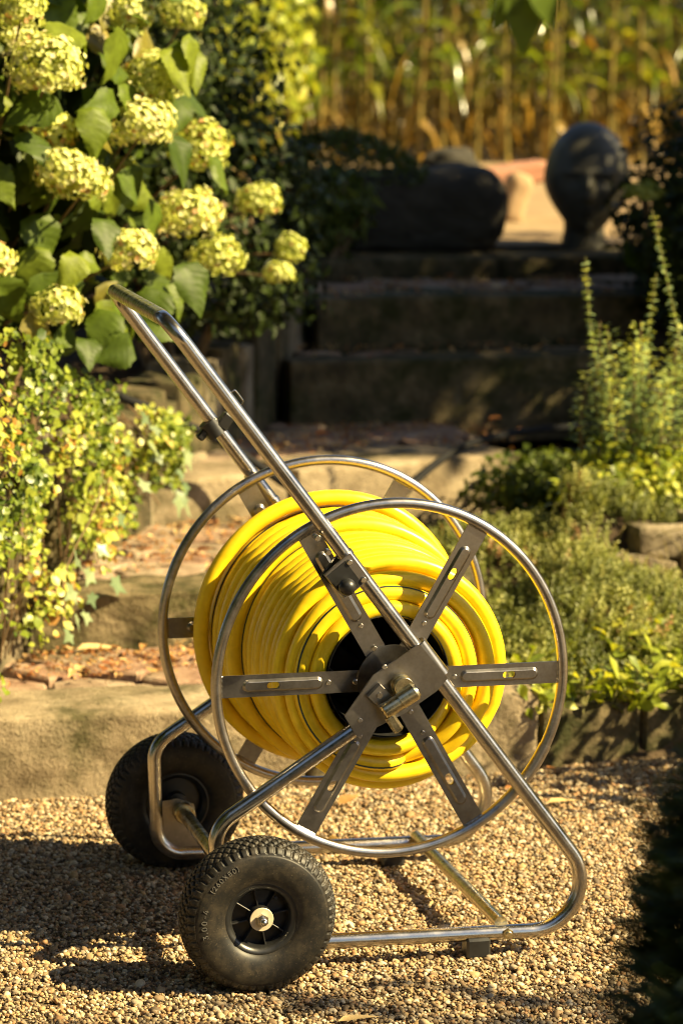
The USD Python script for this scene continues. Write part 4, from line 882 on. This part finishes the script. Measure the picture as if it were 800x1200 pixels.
# leafy lime plants along the kerb: each a plant of separate leaves, four kinds copied
kinds = []
for q in range(4):
    pth = proto(f'leafy_plant_{["a","b","c","d"][q]}'); kinds.append(pth); n = 24
    for k in range(n):
        L_ = RNG.uniform(0.026, 0.050); lv, lf = leaf(L_, L_ * RNG.uniform(0.42, 0.6), 4, 'spoon', 0.25, RNG.uniform(0.0, 0.5)); az = k * 2.4 + RNG.normal(0, 0.3); el = RNG.uniform(-0.1, 1.1)
        dd = np.array([[math.cos(az) * math.cos(el), math.sin(az) * math.cos(el), math.sin(el)]]); Rk = basis(dd, np.array([[0, 0, 1.0]]) + unit(1) * 0.4)[0]
        base_ = np.array([RNG.normal(0, 0.025), RNG.normal(0, 0.025), RNG.uniform(0.0, 0.075)]); part(pth, 'leaf', (lv @ Rk.T + base_, lf), M['limeleaf'], smooth=True, rnd=np.full(len(lv), RNG.random()), local=True)
    for k in range(4): part(pth, 'stem', tube(np.array([(0, 0, -0.03), (RNG.normal(0, 0.015), RNG.normal(0, 0.015), 0.03), (RNG.normal(0, 0.03), RNG.normal(0, 0.03), 0.075)]), 0.0018, 5), M['greenstem'], smooth=True, local=True)
spots = []
for k in range(400):
    x, y = RNG.uniform(0.50, 1.42), RNG.uniform(1.19, 1.62); yk = 1.17 + (x - 0.62) * 0.22
    if y < yk - 0.0 or y > yk + 0.36 or any((x - a) ** 2 + (y - b) ** 2 < 0.062 ** 2 for a, b in spots): continue
    spots.append((x, y))
for k, (x, y) in enumerate(spots[:64]):
    copy_of(kinds[k % 4], 'leafy_plant', 'bright lime leafed bedding plant growing along the stone kerb', 'plant', (x, y, max(float(height(np.array([x]), np.array([y]))[0]), 0.085) + 0.012), RNG.uniform(0, 6.28), RNG.uniform(0.8, 1.3), 'lime bedding plants along the kerb')
for k in range(9):
    x = 0.66 + k * 0.07 + RNG.normal(0, 0.02); copy_of(kinds[k % 4], 'leafy_plant', 'bright lime leafed plant spilling down over the face of the stone kerb', 'plant', (x, 1.165 + (x - 0.62) * 0.22 - 0.02, 0.135), RNG.uniform(0, 6.28), RNG.uniform(0.8, 1.15), 'lime plants hanging over the kerb', tilt=(0.8, 0.0))

# tall upright shrub with leaf whorls
t = thing('upright_shrub', 'upright shrub with tall thin leafy stems right of the steps', 'shrub', (1.24, 2.32, 0.42))
whl = leaf(1.0, 0.72, 2, 'ovate', 0.2, 0.15)
tips = [(1.09, 2.3, 0.979, 1), (1.259, 2.3, 1.092, 1), (1.285, 2.33, 0.934, 1), (1.167, 2.35, 0.794, 0), (1.199, 2.25, 0.773, 0), (1.358, 2.35, 0.80, 0), (1.125, 2.3, 0.705, 0), (1.153, 2.2, 0.695, 0), (1.294, 2.4, 0.74, 0), (1.298, 2.25, 0.70, 0), (1.23, 2.28, 0.82, 0), (1.33, 2.3, 0.72, 0), (1.38, 2.25, 0.66, 0), (1.18, 2.4, 0.70, 0), (1.40, 2.4, 0.74, 0), (1.25, 2.2, 0.62, 0), (1.10, 2.32, 0.62, 0), (1.34, 2.18, 0.60, 0)] + [(1.29 + 0.15 * math.sin(k * 2.4), 2.28 + 0.12 * math.cos(k * 1.7), 0.62 + 0.024 * (k * 5 % 9), 0) for k in range(20)]
for x, y, z, hi in tips:
    rt = np.array([1.24 + RNG.normal(0, 0.045) + (x - 1.24) * 0.45, 2.32 + RNG.normal(0, 0.03), 0.40]); tp = np.array([x, y, z]); ts = np.linspace(0, 1, 14)[:, None]
    P = rt + (tp - rt) * ts + np.array([(x - 1.24) * 0.2, 0, 0]) * np.sin(ts * 3.14)
    st = part(t, 'stem', tube(P, np.linspace(0.0032, 0.0014, 14), 6), M['greenstem'] if hi else M['stem'], smooth=True)
    pos, dirs, sz = [], [], []; L_ = np.linalg.norm(tp - rt); nw = int(L_ / (0.020 if hi else 0.015))
    for w in range(nw):
        fr_ = 0.12 + 0.88 * w / nw; c0 = np.array([np.interp(fr_, np.linspace(0, 1, 14), P[:, q]) for q in range(3)])
        for q in range(4 if hi else 7):
            az = q * 6.283 / (4 if hi else 7) + w * 0.8 + RNG.normal(0, 0.15); el = 0.25 + RNG.normal(0, 0.25); dd = np.array([math.cos(az) * math.cos(el), math.sin(az) * math.cos(el), math.sin(el)])
            pos.append(c0 + dd * (0.0 if hi else RNG.uniform(0, 0.030))); dirs.append(dd); sz.append(RNG.uniform(0.014, 0.019) * (1.3 - 0.4 * fr_ if hi else 1.0))
    pos, dirs = np.array(pos), np.array(dirs); v, f, rr = scatter(whl, pos, basis(dirs, np.array([0, 0, 1.0]) + unit(len(pos)) * 0.3), np.array(sz))
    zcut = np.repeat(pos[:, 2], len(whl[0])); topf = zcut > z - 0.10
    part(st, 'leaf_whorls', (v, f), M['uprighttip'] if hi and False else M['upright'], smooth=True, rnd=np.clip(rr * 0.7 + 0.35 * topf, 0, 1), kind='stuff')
# dry grass-like stems between rocks
t = thing('dry_stems', 'withered pale stems and leaves lying over the edging rocks', 'dry plant', (1.15, 1.9, 0.3))
for k in range(26):
    a = np.array([RNG.uniform(1.0, 1.3), RNG.uniform(1.86, 1.95), RNG.uniform(0.22, 0.38)]); b = a + [RNG.uniform(-0.08, 0.1), RNG.uniform(-0.06, 0.0), RNG.uniform(-0.14, 0.06)]; ts = np.linspace(0, 1, 6)[:, None]
    part(t, 'stem', tube(a + (b - a) * ts + np.array([0, -0.02, 0.015]) * np.sin(ts * 3.1), 0.0014, 5), M['cornstalk'], smooth=True)

# ------------------------------------------------------------------ fallen leaves
def fallen(n, label, group, xs, ys, z, s=(0.022, 0.045), skewy=None):
    for k in range(n):
        x = RNG.uniform(*xs); y = RNG.uniform(*ys) + (skewy or 0) * (x - xs[0]); L_ = RNG.uniform(*s); lv, lf = leaf(L_, L_ * RNG.uniform(0.4, 0.62), 5, 'ovate', RNG.uniform(-0.3, 0.7), RNG.uniform(-0.5, 0.6))
        Rk = basis(np.array([[math.cos(k * 2.1), math.sin(k * 2.1), RNG.normal(0, 0.25)]]), np.array([[RNG.normal(0, 0.3), RNG.normal(0, 0.3), 1.0]]))[0]
        zz_ = z if np.isscalar(z) else z(x, y); single('fallen_leaf', (lv @ Rk.T + [x, y, zz_ + 0.006], lf), M['dry'], label, 'leaf', group, smooth=True, rnd=np.full(len(lv), RNG.random()))


fallen(26, 'dry orange brown leaf fallen on the paving of the second step', 'fallen leaves on the second step', (-0.33, 0.25), (1.95, 2.5), 0.308)
fallen(24, 'dry orange brown leaf fallen on the lowest step against the second riser', 'fallen leaves on the lowest step', (-0.62, 0.2), (1.42, 1.71), 0.182)
fallen(20, 'dry brown leaf fallen on the paving of the third step', 'fallen leaves on the third step', (0.25, 1.2), (2.85, 3.15), 0.418, skewy=0.31)
fallen(14, 'dry brown leaf fallen on the shaded fourth step', 'fallen leaves on the fourth step', (0.66, 1.5), (3.52, 3.74), 0.596)
fallen(12, 'dry brown leaf fallen on the tread below the landing', 'fallen leaves below the landing', (0.85, 1.6), (3.9, 4.35), 0.748)
fallen(16, 'small dry leaf fallen on the gravel by the right kerb', 'fallen leaves on the gravel by the kerb', (0.35, 1.0), (0.95, 1.12), 0.012, (0.015, 0.03))
fallen(7, 'yellow brown leaf lying on the gravel under the reel', 'fallen leaves on the gravel under the reel', (-0.02, 0.2), (0.62, 0.98), 0.012, (0.03, 0.05))
lv, lf = leaf(0.075, 0.014, 6, 'ovate', 0.5, 0.1); single('curled_leaf', (lv @ basis(np.array([[1.0, 0.2, 0.05]]), np.array([[0, -0.3, 1.0]]))[0].T + [-0.17, -0.335, 0.014], lf), M['dry'], 'long pale curled leaf on the gravel at the bottom edge', 'leaf', smooth=True, rnd=np.full(len(lv), 0.95))
lv, lf = leaf(0.075, 0.016, 6, 'ovate', 0.5, 0.1); single('curled_leaf', (lv @ basis(np.array([[1.0, 0.15, 0.05]]), np.array([[0, -0.3, 1.0]]))[0].T + [0.55, 0.85, 0.014], lf), M['dry'], 'pale narrow leaf on the gravel right of the reel', 'leaf', smooth=True, rnd=np.full(len(lv), 0.9))
lv, lf = leaf(0.11, 0.026, 6, 'ovate', 0.5, 0.1); single('curled_leaf', (lv @ basis(np.array([[1.0, 0.25, 0.02]]), np.array([[0, -0.3, 1.0]]))[0].T + [-0.27, 1.66, 0.19], lf), M['dry'], 'long pale leaf lying against the second step riser', 'leaf', smooth=True, rnd=np.full(len(lv), 0.98))
# crumbs of leaf litter
n = 6500; reg = RNG.integers(0, 4, n)
bx_ = np.array([(-0.6, 0.3, 1.40, 1.71, 0.176), (-0.36, 0.5, 1.95, 2.6, 0.302), (0.3, 1.25, 2.9, 3.45, 0.412), (0.7, 1.7, 3.55, 4.3, 0.60)])[reg]
x = bx_[:, 0] + RNG.random(n) * (bx_[:, 1] - bx_[:, 0]); y = bx_[:, 2] + RNG.random(n) ** 0.7 * (bx_[:, 3] - bx_[:, 2]); z = bx_[:, 4] + 0.004 + RNG.random(n) * 0.006 + 0.145 * ((reg == 3) & (y > 3.76))
cl_ = meshkit.fbm(np.stack([x * 8, y * 8, 0 * x], -1), 3, 8) > 0.47; x, y, z = x[cl_], y[cl_], z[cl_]; n = len(x)
v, f, rr = scatter(leaf(0.016, 0.008, 2, 'ovate', 0.4, 0.3), np.stack([x, y, z], 1), basis(unit(n) * [1, 1, 0.4], np.array([0, 0, 1.0]) + unit(n) * 0.6), RNG.uniform(0.5, 1.4, n))
single('leaf_litter', (v, f), M['dry'], 'crumbled orange brown leaf litter on the step treads', 'leaf litter', kind='stuff', smooth=False, rnd=rr)

# ------------------------------------------------------------------ corn field
corns = []
for q in range(5):
    pth = proto(f'corn_plant_{["a","b","c","d","e"][q]}'); corns.append(pth)
    zz_ = np.linspace(0, 2.1, 9); part(pth, 'stalk', tube(np.c_[0.02 * np.sin(zz_ * 2 + q), 0.02 * np.cos(zz_ * 1.7 + q), zz_], np.linspace(0.013, 0.006, 9), 7), M['cornstalk'], smooth=True, local=True)
    for k in range(27):
        z0 = 0.06 + k * 0.075; dry_ = z0 < 0.30 or RNG.random() < 0.08; az = q + (k % 2) * math.pi + RNG.normal(0, 0.5); L_ = RNG.uniform(0.18, 0.46); Wd = RNG.uniform(0.03, 0.062)
        tt_ = np.linspace(0, 1, 7); rise = RNG.uniform(0.5, 1.3)
        cx = L_ * (tt_ - 0.25 * tt_ ** 2); cz = rise * L_ * (0.75 * tt_ - 1.15 * tt_ ** 2) if not dry_ else L_ * (0.2 * tt_ - 0.95 * tt_ ** 1.6)
        if dry_: cx *= 0.5
        cz = np.maximum(cz, -z0 + 0.02); wv = np.minimum(1, tt_ * 5 + 0.4) * (1 - tt_ ** 2.2) * Wd / 2; tw = np.cumsum(RNG.normal(0, 0.35, 7))
        V = []
        for s in (-1, 0, 1): V.append(np.c_[cx, s * wv * np.cos(tw), cz + s * wv * np.sin(tw) + abs(s) * 0.25 * wv])
        V = np.stack(V, 1).reshape(-1, 3); i, j = np.meshgrid(np.arange(6), np.arange(2), indexing='ij'); F = np.stack([i * 3 + j, (i + 1) * 3 + j, (i + 1) * 3 + j + 1, i * 3 + j + 1], -1).reshape(-1, 4)
        c, s = math.cos(az), math.sin(az); V = V @ np.array([[c, s, 0], [-s, c, 0], [0, 0, 1]]) + [0.02 * math.sin(z0 * 2 + q), 0.02 * math.cos(z0 * 1.7 + q), z0]
        part(pth, 'leaf', (V, F), M['corndry'] if dry_ else M['corn'], smooth=True, rnd=np.full(len(V), np.clip(RNG.random() * 0.8 + 0.3 * (z0 < 0.7), 0, 1)), local=True)
row_labels = ['tall corn plant in the front row beyond the sandy path', 'tall corn plant in the rows just behind the front row of corn', 'tall corn plant deep inside the corn field']
ncorn = 0
for r_ in range(8):
    Y = 9.75 + r_ * 0.62; xa, xb = 1.35 + 0.08 * r_, 4.55 + 0.28 * r_
    for x in np.arange(xa, xb, 0.165 if r_ < 4 else 0.2):
        g_ = 0 if r_ == 0 else (1 if r_ < 4 else 2)
        copy_of(corns[RNG.integers(0, 5)], 'corn_plant', row_labels[g_], 'corn plant', (x + RNG.normal(0, 0.04), Y + RNG.normal(0, 0.06), 0.79), RNG.uniform(0, 6.28), RNG.uniform(0.88, 1.1), ['front row of the corn', 'middle rows of the corn', 'inner rows of the corn'][g_]); ncorn += 1
pi2 = UsdGeom.PointInstancer.Define(stage, '/World/corn_field'); data(pi2.GetPrim(), 'rest of the corn field to either side and further back', 'corn', kind='stuff')
rel = pi2.CreatePrototypesRel(); UsdGeom.Scope.Define(stage, '/World/corn_field/shapes')
cv, cf, cr = [], [], []
for q in range(2):
    pth = f'/World/corn_field/shapes/corn_{["tall", "short"][q]}'; x_ = UsdGeom.Xform.Define(stage, pth); x_.GetPrim().GetReferences().AddInternalReference(corns[q]); rel.AddTarget(pth)
P_ = [(x, 9.75 + r_ * 0.62, 0.79) for r_ in range(14) for x in np.arange(-5, 13, 0.2) if r_ >= 8 or x < 1.3 + 0.08 * r_ or x > 4.6 + 0.28 * r_]
P_ = np.array(P_) + RNG.normal(0, 0.04, (len(P_), 3)) * [1, 1, 0.2]; n = len(P_); an = RNG.uniform(0, 6.28, n)
pi2.CreatePositionsAttr(Vt.Vec3fArray.FromNumpy(P_.astype(np.float32))); pi2.CreateProtoIndicesAttr(Vt.IntArray.FromNumpy(RNG.integers(0, 2, n).astype(np.int32)))
pi2.CreateOrientationsAttr(Vt.QuathArray([Gf.Quath(float(math.cos(a / 2)), 0, 0, float(math.sin(a / 2))) for a in an]))

# ------------------------------------------------------------------ trees that shade the steps, and the foreground
def tree(label, c, r, n, base_, size=0.075, seed=1, gaps=0.42):
    c, r = np.array(c, float), np.array(r, float); t = thing('garden_tree', label, 'tree', base_)
    b = np.array(base_, float); ts = np.linspace(0, 1, 10)[:, None]; tp = c - [0, 0, r[2] * 0.2]
    tr = part(t, 'trunk', tube(b + (tp - b) * ts + np.array([0.08, 0.05, 0]) * np.sin(ts * 5), np.linspace(0.09, 0.035, 10), 10), M['bark'], smooth=True)
    for k in range(9):
        e = c + unit(1)[0] * r * 0.8; s0 = b + (tp - b) * RNG.uniform(0.55, 1.0); part(t, 'limb', tube(s0 + (e - s0) * ts + np.array([0, 0, 0.15]) * np.sin(ts * 3.1), np.linspace(0.03, 0.006, 10), 7), M['bark'], smooth=True)
    p = c + unit(n) * r * (RNG.random((n, 1)) ** 0.45); keep = meshkit.fbm(p * 2.1, 3, seed) > gaps; p = p[keep]; n = len(p)
    v, f, rr = scatter(leaf(1.0, 0.6, 3, 'ovate', 0.2, 0.2), p, aimed(n, np.tile([0, 0, 1.0], (n, 1)), 0.9, 0.3), size * RNG.uniform(0.7, 1.3, n))
    part(t, 'crown', (v, f), M['treeleaf'], smooth=True, rnd=rr, kind='stuff')


tree('leafy tree right of the steps that throws shade over them', (3.85, 2.60, 3.35), (1.45, 1.36, 0.95), 26000, (4.3, 2.6, 0.3), seed=4, gaps=0.41)
tree('broad tree whose canopy spreads high over the yard and steps', (-0.6, 1.6, 6.9), (4.6, 5.0, 1.2), 14000, (-2.6, 4.2, 0.7), size=0.36, seed=12, gaps=0.05)
tree('bushy tree right beyond the steps', (8.0, 4.0, 1.9), (2.0, 5.0, 2.1), 6000, (8.2, 4.0, 0.0), size=0.34, seed=16, gaps=0.1)
tree('bushy tree far right beyond the gravel yard', (9.5, -9.0, 2.0), (3.0, 5.5, 2.4), 6000, (9.5, -9.2, 0.0), size=0.34, seed=17, gaps=0.1)
tree('tall dense tree left of the yard', (-4.2, -1.0, 3.2), (1.2, 5.0, 3.6), 9000, (-4.4, -1.2, 0.0), size=0.34, seed=13, gaps=0.05)
tree('tall dense tree behind the photographer', (-3.0, -9.2, 3.0), (5.5, 1.2, 3.6), 10000, (-3.0, -9.4, 0.0), size=0.34, seed=14, gaps=0.05)
tree('tall dense tree left beyond the landing', (-3.6, 7.0, 3.6), (2.0, 2.4, 3.4), 7000, (-3.8, 7.2, 0.7), size=0.34, seed=15, gaps=0.05)
tree('leafy tree right of the gravel yard shading its near corner', (3.35, -3.15, 3.0), (1.55, 1.25, 0.8), 9000, (4.2, -3.4, 0.0), seed=6, gaps=0.42)
# dark conifer close to the camera at the lower right
t = thing('conifer_shrub', 'dark out of focus conifer shrub at the lower right corner', 'shrub', (-0.01, -1.66, 0))
part(t, 'trunk', tube(np.array([(0.015, -1.66, 0), (0.015, -1.66, 0.5), (0.02, -1.66, 0.9)]), [0.02, 0.014, 0.004], 8), M['bark'], smooth=True)
fr_v = [(np.array([[0, 0, 0], [1.0, -0.02, 0], [1.0, 0.02, 0], [0, 0.02, 0]]), np.array([[0, 1, 2], [0, 2, 3]]), np.zeros(4))]
for k in range(1, 11):
    for s in (-1, 1):
        x0 = k / 11; l_ = 0.30 * (1 - 0.6 * x0); fr_v.append((np.array([[x0, 0, 0], [x0 + l_ * 0.5, s * l_ * 0.55, 0.02], [x0 + l_, s * l_ * 0.9, 0], [x0 + l_ * 0.45, s * l_ * 0.8, 0.02]]), np.array([[0, 1, 2], [0, 2, 3]]), np.zeros(4)))
frond = merge(fr_v)[:2]
n = 5000; z = RNG.uniform(0.05, 0.85, n); az = RNG.uniform(0, 6.283, n); rm = 0.225 * np.maximum(0, 1 - (z / 0.86) ** 2) ** 0.8 * RNG.uniform(0.0, 0.9, n) ** 0.7
pos = np.stack([0.015 + rm * np.cos(az), -1.66 + rm * np.sin(az), z], 1); dd = np.stack([np.cos(az), np.sin(az), RNG.uniform(-0.3, 0.9, n)], 1)
v, f, rr = scatter(frond, pos, basis(dd, unit(n) + [0, 0, 1.0]), RNG.uniform(0.045, 0.075, n)); part(t, 'foliage', (v, f), M['conifer'], smooth=False, rnd=rr, kind='stuff')
rep3 = lambda a, j: np.vstack([a + RNG.normal(0, j, a.shape) for _ in range(3)])
pos = np.array([(-0.075, -1.55, 0.62), (-0.080, -1.54, 0.65), (-0.065, -1.55, 0.67), (-0.080, -1.53, 0.60), (-0.088, -1.53, 0.63)]); dd = np.array([(-1, 0.2, 0.1), (-1, 0.3, 0.3), (-0.8, 0.3, 0.6), (-1, 0.2, -0.3), (-1, 0.1, 0.0)], float); pos = rep3(pos, 0.012); dd = rep3(dd, 0.2)
for k in range(15):
    v, f, rr = scatter(frond, pos[k:k + 1], basis(dd[k:k + 1], unit(1) * 0.5 + [0, -1, 0.4]), RNG.uniform(0.030, 0.045)); part(t, 'spray', (v, f), M['midleaf'], smooth=False, rnd=rr * 0.5, kind='stuff')
# twig hanging into the top of the picture
t = thing('hanging_twig', 'blurred dark green leaves of a twig hanging in at the top edge', 'twig', (-0.30, -1.62, 1.65))
part(t, 'stem', tube(np.array([(0.5, -2.0, 2.0), (0.1, -1.8, 1.85), (-0.2, -1.66, 1.70), (-0.30, -1.62, 1.62)]), [0.006, 0.004, 0.003, 0.0015], 6), M['stem'], smooth=True)
for x, y, z, L_, az in ((-0.298, -1.62, 1.61, 0.080, -1.45), (-0.305, -1.625, 1.61, 0.055, -2.0), (-0.285, -1.63, 1.615, 0.06, -1.1)):
    lv, lf = leaf(L_, L_ * 0.6, 6, 'ovate', 0.15, 0.2); Rk = basis(np.array([[math.cos(az), 0.05, math.sin(az)]]), np.array([[0.1, -1.0, 0.2]]))[0]; part(t, 'leaf', (lv @ Rk.T + [x, y, z], lf), M['hydleaf'], smooth=True, rnd=np.full(len(lv), 0.5))
